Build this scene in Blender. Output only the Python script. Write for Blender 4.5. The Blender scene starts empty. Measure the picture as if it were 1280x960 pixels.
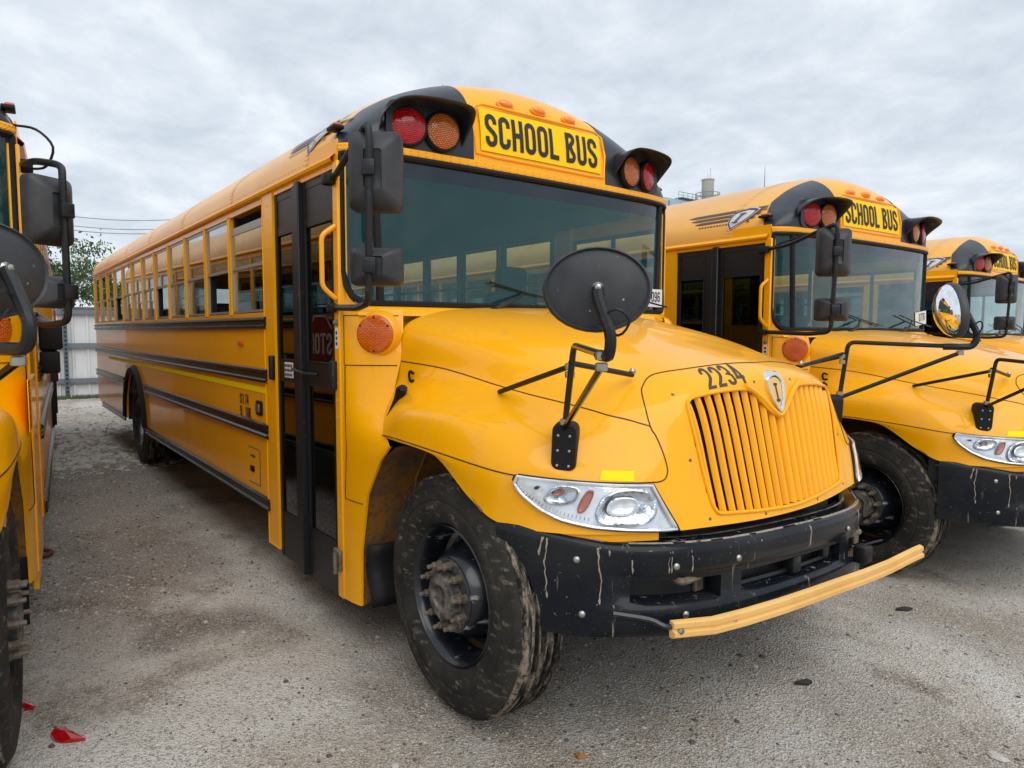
import bpy, bmesh, math, random
from mathutils import Vector, Matrix, Euler
random.seed(7)
PI = math.pi
S = bpy.context.scene
C = S.collection
# ------------------------------------------------------------------ camera
cam = bpy.data.cameras.new('camera'); camo = bpy.data.objects.new('camera', cam); C.objects.link(camo); S.camera = camo
camo.matrix_world = Matrix(((0.61181892,-0.06199615,0.78856457,2.22925705),(0.79098957,0.04338973,-0.61028914,-2.63346719),(0.00361997,0.99713279,0.07558497,1.58046174),(0,0,0,1)))
cam.sensor_width = 36; cam.lens = 36*854.66/1280; cam.clip_start = .05; cam.clip_end = 4000
S.render.resolution_x = 1024; S.render.resolution_y = 768
# ------------------------------------------------------------------ sky and light (overcast daylight)
SUN_EL, SUN_ROT = math.radians(50), math.radians(105)
W = bpy.data.worlds.new('World'); S.world = W; W.use_nodes = True
nt = W.node_tree; N = nt.nodes; L = nt.links; N.clear()
def nd(t, **k):
    n = N.new(t)
    for a, b in k.items(): setattr(n, a, b)
    return n
out = nd('ShaderNodeOutputWorld'); bg = nd('ShaderNodeBackground'); L.new(bg.outputs[0], out.inputs[0])
sky = nd('ShaderNodeTexSky', sky_type='NISHITA', sun_disc=False, sun_elevation=SUN_EL, sun_rotation=SUN_ROT)
tc = nd('ShaderNodeTexCoord'); sep = nd('ShaderNodeSeparateXYZ'); L.new(tc.outputs['Generated'], sep.inputs[0])
mz = nd('ShaderNodeMath', operation='MAXIMUM'); L.new(sep.outputs[2], mz.inputs[0]); mz.inputs[1].default_value = 0
az = nd('ShaderNodeMath', operation='ADD'); L.new(mz.outputs[0], az.inputs[0]); az.inputs[1].default_value = .22
dx = nd('ShaderNodeMath', operation='DIVIDE'); L.new(sep.outputs[0], dx.inputs[0]); L.new(az.outputs[0], dx.inputs[1])
dy = nd('ShaderNodeMath', operation='DIVIDE'); L.new(sep.outputs[1], dy.inputs[0]); L.new(az.outputs[0], dy.inputs[1])
cmb = nd('ShaderNodeCombineXYZ'); L.new(dx.outputs[0], cmb.inputs[0]); L.new(dy.outputs[0], cmb.inputs[1])
n1 = nd('ShaderNodeTexNoise'); n1.inputs['Scale'].default_value = 2.7; n1.inputs['Detail'].default_value = 9; n1.inputs['Roughness'].default_value = .6; n1.inputs['Distortion'].default_value = .2
L.new(cmb.outputs[0], n1.inputs['Vector'])
rp = nd('ShaderNodeValToRGB'); L.new(n1.outputs[0], rp.inputs[0])
e = rp.color_ramp.elements; e[0].position = .33; e[0].color = (5.7, 6.4, 7.3, 1); e[1].position = .68; e[1].color = (9.0, 9.45, 9.95, 1)
m = e.new(.5); m.color = (7.1, 7.75, 8.5, 1)
mx = nd('ShaderNodeMix', data_type='RGBA'); mx.inputs[0].default_value = .93
L.new(sky.outputs[0], mx.inputs[6]); L.new(rp.outputs[0], mx.inputs[7]); L.new(mx.outputs[2], bg.inputs[0])
bg.inputs[1].default_value = .087
sd = bpy.data.lights.new('sun', 'SUN'); sd.energy = 1.5; sd.angle = math.radians(60); sd.color = (1, .96, .9)
so = bpy.data.objects.new('sun', sd); C.objects.link(so)
so.rotation_euler = Vector((math.sin(SUN_ROT)*math.cos(SUN_EL), math.cos(SUN_ROT)*math.cos(SUN_EL), math.sin(SUN_EL))).to_track_quat('Z', 'Y').to_euler()
S.view_settings.view_transform = 'Standard'; S.view_settings.look = 'None'; S.view_settings.gamma = 1; S.view_settings.exposure = 0.32
S.cycles.max_bounces = 8; S.cycles.transparent_max_bounces = 16; S.cycles.caustics_reflective = False; S.cycles.caustics_refractive = False
# ------------------------------------------------------------------ materials
def mat(name, col, rough=.5, metal=0, coat=0, spec=.5, noise=None, bump=None, sub=None):
    """noise=(scale, col2, lo, hi[, stretch]) mixes a second real colour (dirt, dust) in; bump=(scale, strength)"""
    m = bpy.data.materials.new(name); m.use_nodes = True; t = m.node_tree; b = t.nodes['Principled BSDF']
    b.inputs['Base Color'].default_value = (*col, 1); b.inputs['Roughness'].default_value = rough; b.inputs['Metallic'].default_value = metal
    b.inputs['Coat Weight'].default_value = coat; b.inputs['Coat Roughness'].default_value = .05; b.inputs['Specular IOR Level'].default_value = spec
    co = t.nodes.new('ShaderNodeTexCoord')
    last = None
    for q in (noise or []):
        sc, c2, lo, hi = q[:4]; st = q[4] if len(q) > 4 else (1, 1, 1); r2 = q[5] if len(q) > 5 else None
        mp = t.nodes.new('ShaderNodeMapping'); mp.inputs['Scale'].default_value = st; t.links.new(co.outputs['Object'], mp.inputs[0])
        n = t.nodes.new('ShaderNodeTexNoise'); n.inputs['Scale'].default_value = sc; n.inputs['Detail'].default_value = 7; n.inputs['Roughness'].default_value = .62
        t.links.new(mp.outputs[0], n.inputs['Vector'])
        r = t.nodes.new('ShaderNodeMapRange'); r.inputs[1].default_value = lo; r.inputs[2].default_value = hi; t.links.new(n.outputs[0], r.inputs[0])
        x = t.nodes.new('ShaderNodeMix'); x.data_type = 'RGBA'; t.links.new(r.outputs[0], x.inputs[0])
        if last: t.links.new(last, x.inputs[6])
        else: x.inputs[6].default_value = (*col, 1)
        x.inputs[7].default_value = (*c2, 1); last = x.outputs[2]
        if r2 is not None:
            y = t.nodes.new('ShaderNodeMapRange'); t.links.new(r.outputs[0], y.inputs[0]); y.inputs[3].default_value = rough; y.inputs[4].default_value = r2
            t.links.new(y.outputs[0], b.inputs['Roughness'])
    if last: t.links.new(last, b.inputs['Base Color'])
    if bump:
        n = t.nodes.new('ShaderNodeTexNoise'); n.inputs['Scale'].default_value = bump[0]; n.inputs['Detail'].default_value = 5
        t.links.new(co.outputs['Object'], n.inputs['Vector'])
        bp = t.nodes.new('ShaderNodeBump'); bp.inputs['Strength'].default_value = bump[1]; bp.inputs['Distance'].default_value = bump[2] if len(bump) > 2 else .01
        t.links.new(n.outputs[0], bp.inputs['Height']); t.links.new(bp.outputs[0], b.inputs['Normal'])
    return m
def glass(name, tint, fmin=.05, mul=1.5, rough=0.0, body=0.0, bodycol=(.1, .15, .15)):
    m = bpy.data.materials.new(name); m.use_nodes = True; t = m.node_tree; t.nodes.clear()
    o = t.nodes.new('ShaderNodeOutputMaterial'); tr = t.nodes.new('ShaderNodeBsdfTransparent'); tr.inputs[0].default_value = (*tint, 1)
    gl = t.nodes.new('ShaderNodeBsdfGlossy'); gl.inputs['Roughness'].default_value = rough; gl.inputs[0].default_value = (.95, .97, 1, 1)
    lw = t.nodes.new('ShaderNodeLayerWeight'); lw.inputs[0].default_value = .5
    fr = t.nodes.new('ShaderNodeMath'); fr.operation = 'POWER'; fr.inputs[1].default_value = 3.6; t.links.new(lw.outputs['Facing'], fr.inputs[0])
    ad = t.nodes.new('ShaderNodeMath'); ad.operation = 'MULTIPLY_ADD'; ad.inputs[1].default_value = mul; ad.inputs[2].default_value = fmin; ad.use_clamp = True
    t.links.new(fr.outputs[0], ad.inputs[0])
    mx = t.nodes.new('ShaderNodeMixShader'); t.links.new(ad.outputs[0], mx.inputs[0]); t.links.new(tr.outputs[0], mx.inputs[1]); t.links.new(gl.outputs[0], mx.inputs[2])
    last = mx.outputs[0]
    if body:
        d = t.nodes.new('ShaderNodeBsdfDiffuse'); d.inputs[0].default_value = (*bodycol, 1); m2 = t.nodes.new('ShaderNodeMixShader'); m2.inputs[0].default_value = body
        t.links.new(last, m2.inputs[1]); t.links.new(d.outputs[0], m2.inputs[2]); last = m2.outputs[0]
    t.links.new(last, o.inputs[0]); return m
DUST = (.30, .25, .18)
YEL = mat('school_bus_yellow', (.97, .432, .0005), .36, coat=.5, spec=.18, noise=[(1.3, (.93, .405, .0005), .42, .66), (4, (.80, .37, .03), .55, .80, (3, 3, .5)), (34, (.55, .30, .07), .64, .86, (1, 1, 1.5), .55)], bump=(3, .03, .02))
YELR = mat('roof_yellow', (.90, .44, .04), .36, coat=.3, noise=[(.9, (.74, .36, .05), .4, .7), (14, (.50, .27, .09), .62, .85, (.4, 1, 1), .5)])
YELD = mat('wheel_well_paint', (.30, .12, .012), .75, noise=[(7, (.14, .085, .05), .42, .62), (40, (.07, .05, .035), .5, .7)])
YELS = mat('reflective_yellow', (1.0, .78, .0), .5, spec=.2)
SIGN = mat('sign_yellow', (.97, .59, .0), .5, spec=.25)
ARM = mat('crossing_arm_plastic', (.83, .50, .15), .38, noise=[(5, (.72, .40, .11), .4, .7), (60, (.45, .30, .14), .68, .8)], bump=(60, .1, .002))
BLK = mat('satin_black', (.011, .012, .014), .42, spec=.35, noise=[(30, (.07, .065, .055), .6, .8)])
BLKG = mat('gloss_black_cap', (.014, .018, .028), .36, coat=.15, spec=.4, noise=[(2.5, (.04, .045, .055), .45, .65)])
RAIL = mat('rub_rail_black', (.005, .005, .006), .25, spec=.35, noise=[(9, (.04, .038, .034), .62, .85, (.2, 1, 1))])
PLA = mat('mirror_plastic', (.020, .022, .026), .48, spec=.4, noise=[(60, (.22, .22, .21), .67, .74), (3, (.055, .056, .06), .4, .7)], bump=(160, .12, .002))
RUB = mat('gasket_rubber', (.008, .008, .009), .6, spec=.3)
DARK = mat('interior_dark', (.03, .035, .037), .8)
LINER = mat('interior_liner', (.17, .21, .21), .6)
SEATM = mat('seat_vinyl', (.008, .014, .016), .6, spec=.25, bump=(40, .2, .005))
TYRE = mat('tyre_rubber', (.020, .019, .0175), .75, spec=.18, noise=[(5, (.040, .037, .032), .42, .62), (19, (.17, .145, .11), .56, .70, (1.0, 1, 2.2)), (70, (.03, .028, .025), .5, .7)], bump=(60, .25, .004))
TREAD = mat('muddy_tread', (.012, .012, .011), .85, spec=.15, noise=[(9, (.25, .20, .15), .48, .60, (.8, 5, .8)), (48, (.05, .045, .04), .5, .62)], bump=(50, .6, .008))
RIMM = mat('wheel_steel_black', (.008, .010, .016), .26, coat=.3, noise=[(6, (.32, .32, .32), .615, .67, (1, 1, 3)), (30, (.10, .085, .065), .6, .75)])
HUBM = mat('dusty_hub', (.045, .043, .042), .6, noise=[(11, (.20, .175, .145), .47, .60), (40, (.03, .028, .026), .5, .65)], bump=(50, .3, .003))
NUT = mat('dirty_steel', (.20, .165, .13), .55, metal=.35, noise=[(30, (.12, .075, .045), .45, .65)], bump=(120, .4, .003))
STEEL = mat('bright_steel', (.40, .40, .38), .38, metal=1, noise=[(50, (.25, .22, .18), .55, .7)])
ALU = mat('window_sash_aluminium', (.42, .43, .43), .45, metal=.7)
CHR = mat('chrome', (.88, .88, .9), .06, metal=1)
MIR = mat('mirror_glass', (.92, .93, .95), .015, metal=1)
PIPE = mat('chromed_black_tube', (.05, .042, .035), .18, metal=.85)
def lens(name, c1, c2, dk, bw, ax):
    m = mat(name, c1, .16, coat=.3); t = m.node_tree; b = t.nodes['Principled BSDF']; co = t.nodes.new('ShaderNodeTexCoord'); sp = t.nodes.new('ShaderNodeSeparateXYZ'); cb = t.nodes.new('ShaderNodeCombineXYZ')
    t.links.new(co.outputs['Object'], sp.inputs[0]); t.links.new(sp.outputs[1], cb.inputs[0]); t.links.new(sp.outputs[2], cb.inputs[1])
    bk = t.nodes.new('ShaderNodeTexBrick'); bk.inputs['Scale'].default_value = 1; bk.inputs['Brick Width'].default_value = bw; bk.inputs['Row Height'].default_value = bw*.62; bk.inputs['Mortar Size'].default_value = bw*.13; bk.inputs['Mortar Smooth'].default_value = .4
    for k, v in (('Color1', c1), ('Color2', c2), ('Mortar', dk)): bk.inputs[k].default_value = (*v, 1)
    t.links.new(cb.outputs[0], bk.inputs['Vector']); t.links.new(bk.outputs['Color'], b.inputs['Base Color'])
    bp = t.nodes.new('ShaderNodeBump'); bp.inputs['Strength'].default_value = .6; bp.inputs['Distance'].default_value = .003; bp.invert = True; t.links.new(bk.outputs['Fac'], bp.inputs['Height']); t.links.new(bp.outputs[0], b.inputs['Normal'])
    return m
RED = lens('red_lens', (.78, .004, .012), (.55, .002, .01), (.16, .0, .002), .015, 0)
AMB = lens('amber_lens', (.82, .23, .02), (.60, .13, .01), (.16, .035, .004), .015, 0)
ORG = lens('signal_orange', (.86, .19, .002), (.74, .12, .002), (.50, .075, .0), .013, 0)
MRK = mat('marker_orange', (.65, .10, .01), .3)
LAMPY = mat('amber_marker', (.88, .26, .01), .25, coat=.4)
WHT = mat('white_label', (.72, .73, .72), .5)
INK = mat('black_lettering', (.012, .012, .012), .55)
NUMI = mat('grey_stencil', (.045, .042, .038), .6)
DEC = mat('decal_charcoal', (.06, .045, .05), .4)
DECW = mat('decal_silver', (.60, .58, .62), .35)
BUMP = mat('bumper_black', (.006, .008, .013), .20, spec=.22, noise=[(5.5, (.28, .24, .19), .615, .66, (3.6, 3.6, .30)), (75, (.24, .22, .20), .655, .70), (160, (.30, .28, .26), .68, .72), (2.2, (.02, .021, .022), .45, .7)], bump=(9, .05, .01))
MUD = mat('dried_mud', (.34, .30, .25), .9, noise=[(40, (.2, .17, .13), .4, .7)])
BTOP = mat('dusty_bumper_top', (.05, .045, .04), .8, noise=[(14, (.34, .30, .24), .36, .52)])
HLW = mat('headlamp_bezel', (.92, .93, .94), .12, metal=.55, noise=[(18, (.70, .72, .75), .45, .65)], bump=(26, .25, .006))
HLR = mat('headlamp_reflector', (.62, .65, .69), .10, metal=1, noise=[(16, (.30, .33, .37), .46, .54)], bump=(34, .5, .01))
HLO = mat('headlamp_orange', (.42, .11, .05), .2, coat=.5)
HLG = glass('headlamp_lens', (.96, .97, .98), .06, .8)
WSG = glass('windshield_glass', (.80, .95, .92), .045, 1.0, body=.10, bodycol=(.05, .36, .40))  # teal diffuse body puts the veil of reflected sky into the colour
BAND = glass('windshield_shade_band', (.28, .42, .58), .05, 1.0, body=.06, bodycol=(.10, .22, .42))
SWG = glass('side_window_glass', (.66, .71, .70), .10, 1.1)
DRG = glass('door_glass', (.15, .22, .22), .055, 1.0)
STOPM = mat('stop_sign_red', (.26, .012, .014), .5)
# ------------------------------------------------------------------ mesh helpers
class MB:
    def __init__(s): s.v = []; s.f = []; s.m = []; s.mi = 0
    def add(s, vs, fs):
        o = len(s.v); s.v += [tuple(p) for p in vs]; s.f += [tuple(i+o for i in f) for f in fs]; s.m += [s.mi]*len(fs); return s
    def box(s, x0, x1, y0, y1, z0, z1, R=None, o=(0, 0, 0)):
        p = [(x, y, z) for x in (x0, x1) for y in (y0, y1) for z in (z0, z1)]
        if R: p = [R @ Vector(q) + Vector(o) for q in p]
        return s.add(p, [(0, 1, 3, 2), (4, 6, 7, 5), (0, 4, 5, 1), (2, 3, 7, 6), (0, 2, 6, 4), (1, 5, 7, 3)])
    def rbox(s, x0, x1, y0, y1, z0, z1, r=.01, seg=2, R=None, o=(0, 0, 0)):
        bm = bmesh.new(); bmesh.ops.create_cube(bm, size=1)
        for v in bm.verts: v.co = Vector(((x0+x1)/2+v.co.x*(x1-x0), (y0+y1)/2+v.co.y*(y1-y0), (z0+z1)/2+v.co.z*(z1-z0)))
        bmesh.ops.bevel(bm, geom=list(bm.edges), offset=r, segments=seg, affect='EDGES', profile=.5)
        bm.verts.index_update()
        p = [v.co.copy() for v in bm.verts]
        if R: p = [R @ q + Vector(o) for q in p]
        s.add(p, [[v.index for v in f.verts] for f in bm.faces]); bm.free(); return s
    def tube(s, pts, r, n=8, cap=True, closed=False):
        P = [Vector(p) for p in pts]; k = len(P); rr = r if isinstance(r, (list, tuple)) else [r]*k
        ring = []; prev = None
        for i in range(k):
            a = P[(i-1) % k] if (i or closed) else P[0]; b = P[(i+1) % k] if (i < k-1 or closed) else P[-1]
            t = (b-a).normalized()
            if prev is None:
                u = t.cross(Vector((0, 0, 1)));
                if u.length < .1: u = t.cross(Vector((0, 1, 0)))
            else: u = prev - t*prev.dot(t)
            u.normalize(); prev = u; w = t.cross(u)
            ring.append([P[i]+(u*math.cos(2*PI*j/n)+w*math.sin(2*PI*j/n))*rr[i] for j in range(n)])
        vs = [p for q in ring for p in q]; fs = []
        for i in range(k if closed else k-1):
            i2 = (i+1) % k
            for j in range(n): fs.append((i*n+j, i*n+(j+1) % n, i2*n+(j+1) % n, i2*n+j))
        if cap and not closed: fs += [tuple(range(n-1, -1, -1)), tuple((k-1)*n+j for j in range(n))]
        return s.add(vs, fs)
    def lathe(s, prof, n, org=(0, 0, 0), axis='Y', R=None, cap=False):
        vs = []
        for (r, h) in prof:
            for j in range(n):
                a = 2*PI*j/n; c, q = r*math.cos(a), r*math.sin(a)
                p = {'Y': (c, h, q), 'Z': (c, q, h), 'X': (h, c, q)}[axis]
                p = Vector(p)
                if R: p = R @ p
                vs.append(p+Vector(org))
        fs = [(i*n+j, i*n+(j+1) % n, (i+1)*n+(j+1) % n, (i+1)*n+j) for i in range(len(prof)-1) for j in range(n)]
        if cap: fs += [tuple(range(n)), tuple((len(prof)-1)*n+j for j in range(n))]
        return s.add(vs, fs)
    def grid(s, nu, nv, fn, keep=None):
        vs = [fn(i, j) for i in range(nu+1) for j in range(nv+1)]; w = nv+1
        fs = [(i*w+j, (i+1)*w+j, (i+1)*w+j+1, i*w+j+1) for i in range(nu) for j in range(nv) if keep is None or keep(i, j)]
        return s.add(vs, fs)
    def ext(s, poly, fn, d):
        """prism: poly of 2-D points, fn(x, y, h) -> 3-D, h from 0 to d"""
        n = len(poly); vs = [fn(x, y, 0) for x, y in poly]+[fn(x, y, d) for x, y in poly]
        return s.add(vs, [tuple(range(n)), tuple(range(2*n-1, n-1, -1))]+[(i, i+n, (i+1) % n+n, (i+1) % n) for i in range(n)])
def obj(name, b, mats, parent=None, smooth=40, label=None, loc=None, kind=None, fix=True):
    me = bpy.data.meshes.new(name); me.from_pydata([tuple(v) for v in b.v], [], b.f)
    mats = mats if isinstance(mats, (list, tuple)) else [mats]
    for q in mats: me.materials.append(q)
    if any(b.m): me.polygons.foreach_set('material_index', b.m)
    if fix:
        bm = bmesh.new(); bm.from_mesh(me); bmesh.ops.remove_doubles(bm, verts=bm.verts, dist=1e-5); bmesh.ops.recalc_face_normals(bm, faces=bm.faces); bm.to_mesh(me); bm.free()
    if smooth:
        me.shade_smooth(); me.set_sharp_from_angle(angle=math.radians(smooth))
    me.update()
    o = bpy.data.objects.new(name, me); C.objects.link(o); o.parent = parent
    if loc is not None: o.location = loc
    if label: o['label'] = label
    if kind: o['kind'] = kind
    return o
def tag(o, label, cat, group=None):
    o['label'] = label; o['category'] = cat
    if group: o['group'] = group
    return o
def empty(name, loc=(0, 0, 0), rz=0, parent=None):
    o = bpy.data.objects.new(name, None); C.objects.link(o); o.location = loc; o.rotation_euler = (0, 0, rz); o.parent = parent; o.empty_display_size = .2; return o
def arc(cx, cy, r, a0, a1, n=6):
    return [(cx+r*math.cos(math.radians(a0+(a1-a0)*i/n)), cy+r*math.sin(math.radians(a0+(a1-a0)*i/n))) for i in range(n+1)]
def rrect(x0, x1, y0, y1, r, n=4):
    return arc(x1-r, y1-r, r, 0, 90, n)+arc(x0+r, y1-r, r, 90, 180, n)+arc(x0+r, y0+r, r, 180, 270, n)+arc(x1-r, y0+r, r, 270, 360, n)
def smoothpts(pts, k=5):
    P = [Vector(p) for p in pts]; o = []
    for i in range(len(P)-1):
        a = P[i-1] if i else 2*P[0]-P[1]; b = P[i]; c = P[i+1]; d = P[i+2] if i+2 < len(P) else 2*P[-1]-P[-2]
        for j in range(k):
            f = j/k; o.append(.5*(2*b+(c-a)*f+(2*a-5*b+4*c-d)*f*f+(3*b-a-3*c+d)*f**3))
    o.append(P[-1]); return o
def bendpts(pts, r=.03, k=4):
    """polyline with rounded corners"""
    P = [Vector(p) for p in pts]; o = [P[0]]
    for i in range(1, len(P)-1):
        a = (P[i-1]-P[i]); b = (P[i+1]-P[i]); ra = min(r, a.length*.45); rb = min(r, b.length*.45)
        A = P[i]+a.normalized()*ra; B = P[i]+b.normalized()*rb
        for j in range(k+1):
            t = j/k; o.append(A*(1-t)**2+P[i]*2*t*(1-t)+B*t*t)
    o.append(P[-1]); return o
# ------------------------------------------------------------------ lettering: condensed stroke font (width .5, height 1)
def GL(c):
    a, b, r = .09, .41, .15; B, T = .075, .925
    q = {
    'C': [[(b, .33)]+arc(b-r, B+r, r, 0, -90, 5)+arc(a+r, B+r, r, 270, 180, 5)+arc(a+r, T-r, r, 180, 90, 5)+arc(b-r, T-r, r, 90, 0, 5)+[(b, .67)]],
    'O': [arc(b-r, B+r, r, 0, -90, 5)+arc(a+r, B+r, r, 270, 180, 5)+arc(a+r, T-r, r, 180, 90, 5)+arc(b-r, T-r, r, 90, 0, 5)+[(b, B+r)]],
    'S': [[(b, .70)]+arc(b-r, T-r, r, 0, 90, 5)+arc(a+r, T-r, r, 90, 180, 5)+[(a, .66), (a+.05, .58), (b-.06, .42), (b, .33)]+arc(b-r, B+r, r, 0, -90, 5)+arc(a+r, B+r, r, 270, 180, 5)+[(a, .30)]],
    'H': [[(a, 0), (a, 1)], [(b, 0), (b, 1)], [(a, .5), (b, .5)]],
    'L': [[(a, 1), (a, B), (b+.03, B)]],
    'B': [[(a, .5), (a, T)]+arc(b-r, T-r+.02, r*.9, 80, -60, 6)+[(a+.1, .52), (a, .52)], [(a, .52), (b-r, .52)]+arc(b-r, B+r, r, 70, -90, 6)+[(a, B), (a, .52)]],
    'U': [[(a, 1)]+arc(a+r, B+r, r, 180, 270, 5)+arc(b-r, B+r, r, 270, 360, 5)+[(b, 1)]],
    'T': [[(0, T), (.5, T)], [(.25, T), (.25, 0)]],
    'P': [[(a, 0), (a, T), (b-r, T)]+arc(b-r, T-r, r, 90, -70, 6)+[(a, .46)]],
    'I': [[(.25, 0), (.25, 1)], [(.10, T), (.40, T)], [(.10, B), (.40, B)]],
    '1': [[(.12, .78), (.26, .92), (.26, 0)]],
    '2': [[(a, .70)]+arc(a+r, T-r, r, 180, 90, 5)+arc(b-r, T-r, r, 90, 0, 5)+[(b, .62), (b-.05, .48), (a+.02, .16), (a, B), (b+.03, B)]],
    '3': [[(a, .74)]+arc(a+r, T-r, r, 180, 90, 5)+arc(b-r, T-r, r, 90, 0, 5)+[(b, .62), (b-.08, .53), (a+.12, .52), (b-.08, .51), (b, .42)]+arc(b-r, B+r, r, 0, -90, 5)+arc(a+r, B+r, r, 270, 180, 5)+[(a, .26)]],
    '4': [[(.34, 0), (.34, 1), (a-.04, .30), (b+.06, .30)]],
    '0': None, '6': [[(b, .74)]+arc(b-r, T-r, r, 0, 90, 5)+arc(a+r, T-r, r, 90, 180, 5)+[(a, .5)]+arc(a+r, B+r, r, 180, 270, 5)+arc(b-r, B+r, r, 270, 360, 5)+arc(b-r, .55-r, r, 0, 90, 5)+[(a+.05, .52)]],
    '7': [[(a-.03, T), (b, T), (a+.1, 0)]],
    }
    q['0'] = q['O']; q['9'] = [[(.5-x, 1-y) for x, y in q['6'][0]]]
    return q.get(c, [])
def text(b, s, fn, h=1.0, adv=.56, t=.15, off=0):
    """ribbons of the stroke font, fn(x, y) -> 3-D"""
    x0 = 0
    for c in s:
        if c == ' ': x0 += .22; continue
        for pl in GL(c):
            P = [Vector((p[0]+x0, p[1])) for p in pl]
            P = [p for i, p in enumerate(P) if i == 0 or (p-P[i-1]).length > 1e-4]
            Q = [P[0]]
            for p in P[1:]:
                m_ = max(1, int((p-Q[-1]).length/.11)); q0 = Q[-1]
                Q += [q0.lerp(p, k/m_) for k in range(1, m_+1)]
            P = Q
            cl = (P[0]-P[-1]).length < 1e-3; n = len(P); A = []; D = []
            for i in range(n):
                d1 = (P[i]-P[i-1]).normalized() if i else ((P[-1]-P[-2]).normalized() if cl else None)
                d2 = (P[i+1]-P[i]).normalized() if i < n-1 else ((P[1]-P[0]).normalized() if cl else None)
                if d1 is None: d1 = d2
                if d2 is None: d2 = d1
                d = (d1+d2)
                d = d.normalized() if d.length > .05 else d1
                nn = Vector((-d.y, d.x)); k = min(1/max(nn.dot(Vector((-d1.y, d1.x))), .45), 1.6)
                A.append(P[i]+nn*t/2*k); D.append(P[i]-nn*t/2*k)
            vs = []
            for i in range(n): vs += [fn(A[i].x, A[i].y), fn(D[i].x, D[i].y)]
            b.add(vs, [(2*i, 2*i+2, 2*i+3, 2*i+1) for i in range(n-1)])
        x0 += adv
    return x0

HR=[ # rings, rear -> front centre, half side (x, |y|, z)
[(-.74,1.15,1.085),(-.45,1.20,1.095),(-.14,1.20,1.08),(.10,1.185,.945),(.25,1.145,.875),(.47,1.01,.865),(.64,.76,.865),(.70,.50,.857),(.735,.25,.85),(.745,0,.847)],
[(-.74,1.155,1.10),(-.45,1.205,1.115),(-.12,1.205,1.10),(.12,1.18,1.085),(.30,1.11,1.065),(.48,.93,1.045),(.60,.74,1.035),(.66,.50,1.03),(.695,.25,1.03),(.705,0,1.03)],
[(-.76,1.10,1.20),(-.42,1.17,1.235),(-.08,1.155,1.235),(.16,1.10,1.20),(.33,1.00,1.165),(.475,.84,1.15),(.57,.68,1.16),(.63,.50,1.18),(.66,.25,1.19),(.67,0,1.19)],
[(-.78,1.03,1.33),(-.43,1.02,1.33),(-.08,.98,1.305),(.17,.92,1.265),(.34,.85,1.24),(.46,.75,1.24),(.545,.645,1.26),(.60,.50,1.295),(.63,.25,1.315),(.64,0,1.325)],
[(-.78,1.005,1.44),(-.43,.95,1.405),(-.05,.89,1.35),(.18,.83,1.315),(.34,.775,1.295),(.45,.70,1.30),(.52,.60,1.325),(.565,.48,1.365),(.60,.25,1.395),(.615,0,1.405)],
[(-.80,.97,1.60),(-.43,.88,1.54),(-.05,.80,1.46),(.15,.74,1.42),(.28,.68,1.40),(.37,.60,1.40),(.43,.52,1.415),(.47,.42,1.43),(.50,.22,1.45),(.51,0,1.46)],
[(-.82,.80,1.675),(-.43,.70,1.615),(-.05,.62,1.54),(.10,.58,1.51),(.20,.52,1.49),(.26,.46,1.485),(.30,.38,1.485),(.33,.28,1.49),(.34,.15,1.495),(.35,0,1.498)],
[(-.83,.50,1.71),(-.45,.42,1.66),(-.15,.36,1.61),(-.05,.32,1.59),(0,.28,1.58),(.03,.24,1.572),(.05,.19,1.567),(.07,.13,1.563),(.08,.07,1.56),(.085,0,1.558)],
[(-.84,.0,1.72),(-.55,0,1.69),(-.36,0,1.66),(-.30,0,1.65),(-.25,0,1.64),(-.22,0,1.635),(-.20,0,1.632),(-.18,0,1.629),(-.17,0,1.627),(-.16,0,1.625)]]
def cr(p,t):
    n=len(p)-1; t=min(max(t,0),n); i=min(int(t),n-1); f=t-i
    b,c=p[i],p[i+1]; a=p[i-1] if i else tuple(2*b[k]-c[k] for k in range(3)); d=p[i+2] if i+2<=n else tuple(2*c[k]-b[k] for k in range(3))
    return tuple(.5*(2*b[k]+(c[k]-a[k])*f+(2*a[k]-5*b[k]+4*c[k]-d[k])*f*f+(3*b[k]-a[k]-3*c[k]+d[k])*f**3) for k in range(3))
def _ring(r,u):
    # u 0..9 rear->centre ; beyond 9 mirrored
    if u>9:
        x,y,z=_ring(r,18-u); return (x,-y,z)
    p=list(r)+[(r[8][0],-r[8][1],r[8][2])]
    return cr(p,u)
def hs(u,v,side=-1,off=0.0):
    q=[_ring(r,u) for r in HR]
    P=cr(q,v)
    P=(P[0],P[1]*side,P[2])
    if off:
        e=.02
        A=hs(min(u+e,17.9),v,side);B=hs(u-e if u>e else u,v,side);C=hs(u,min(v+e,8),side);D=hs(u,max(v-e,0),side)
        a=[A[k]-B[k] for k in range(3)];b=[C[k]-D[k] for k in range(3)]
        n=[a[1]*b[2]-a[2]*b[1],a[2]*b[0]-a[0]*b[2],a[0]*b[1]-a[1]*b[0]]
        L=math.sqrt(sum(k*k for k in n)) or 1
        s=1 if side<0 else -1   # orientation
        P=tuple(P[k]+off*s*n[k]/L for k in range(3))
    return P
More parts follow.
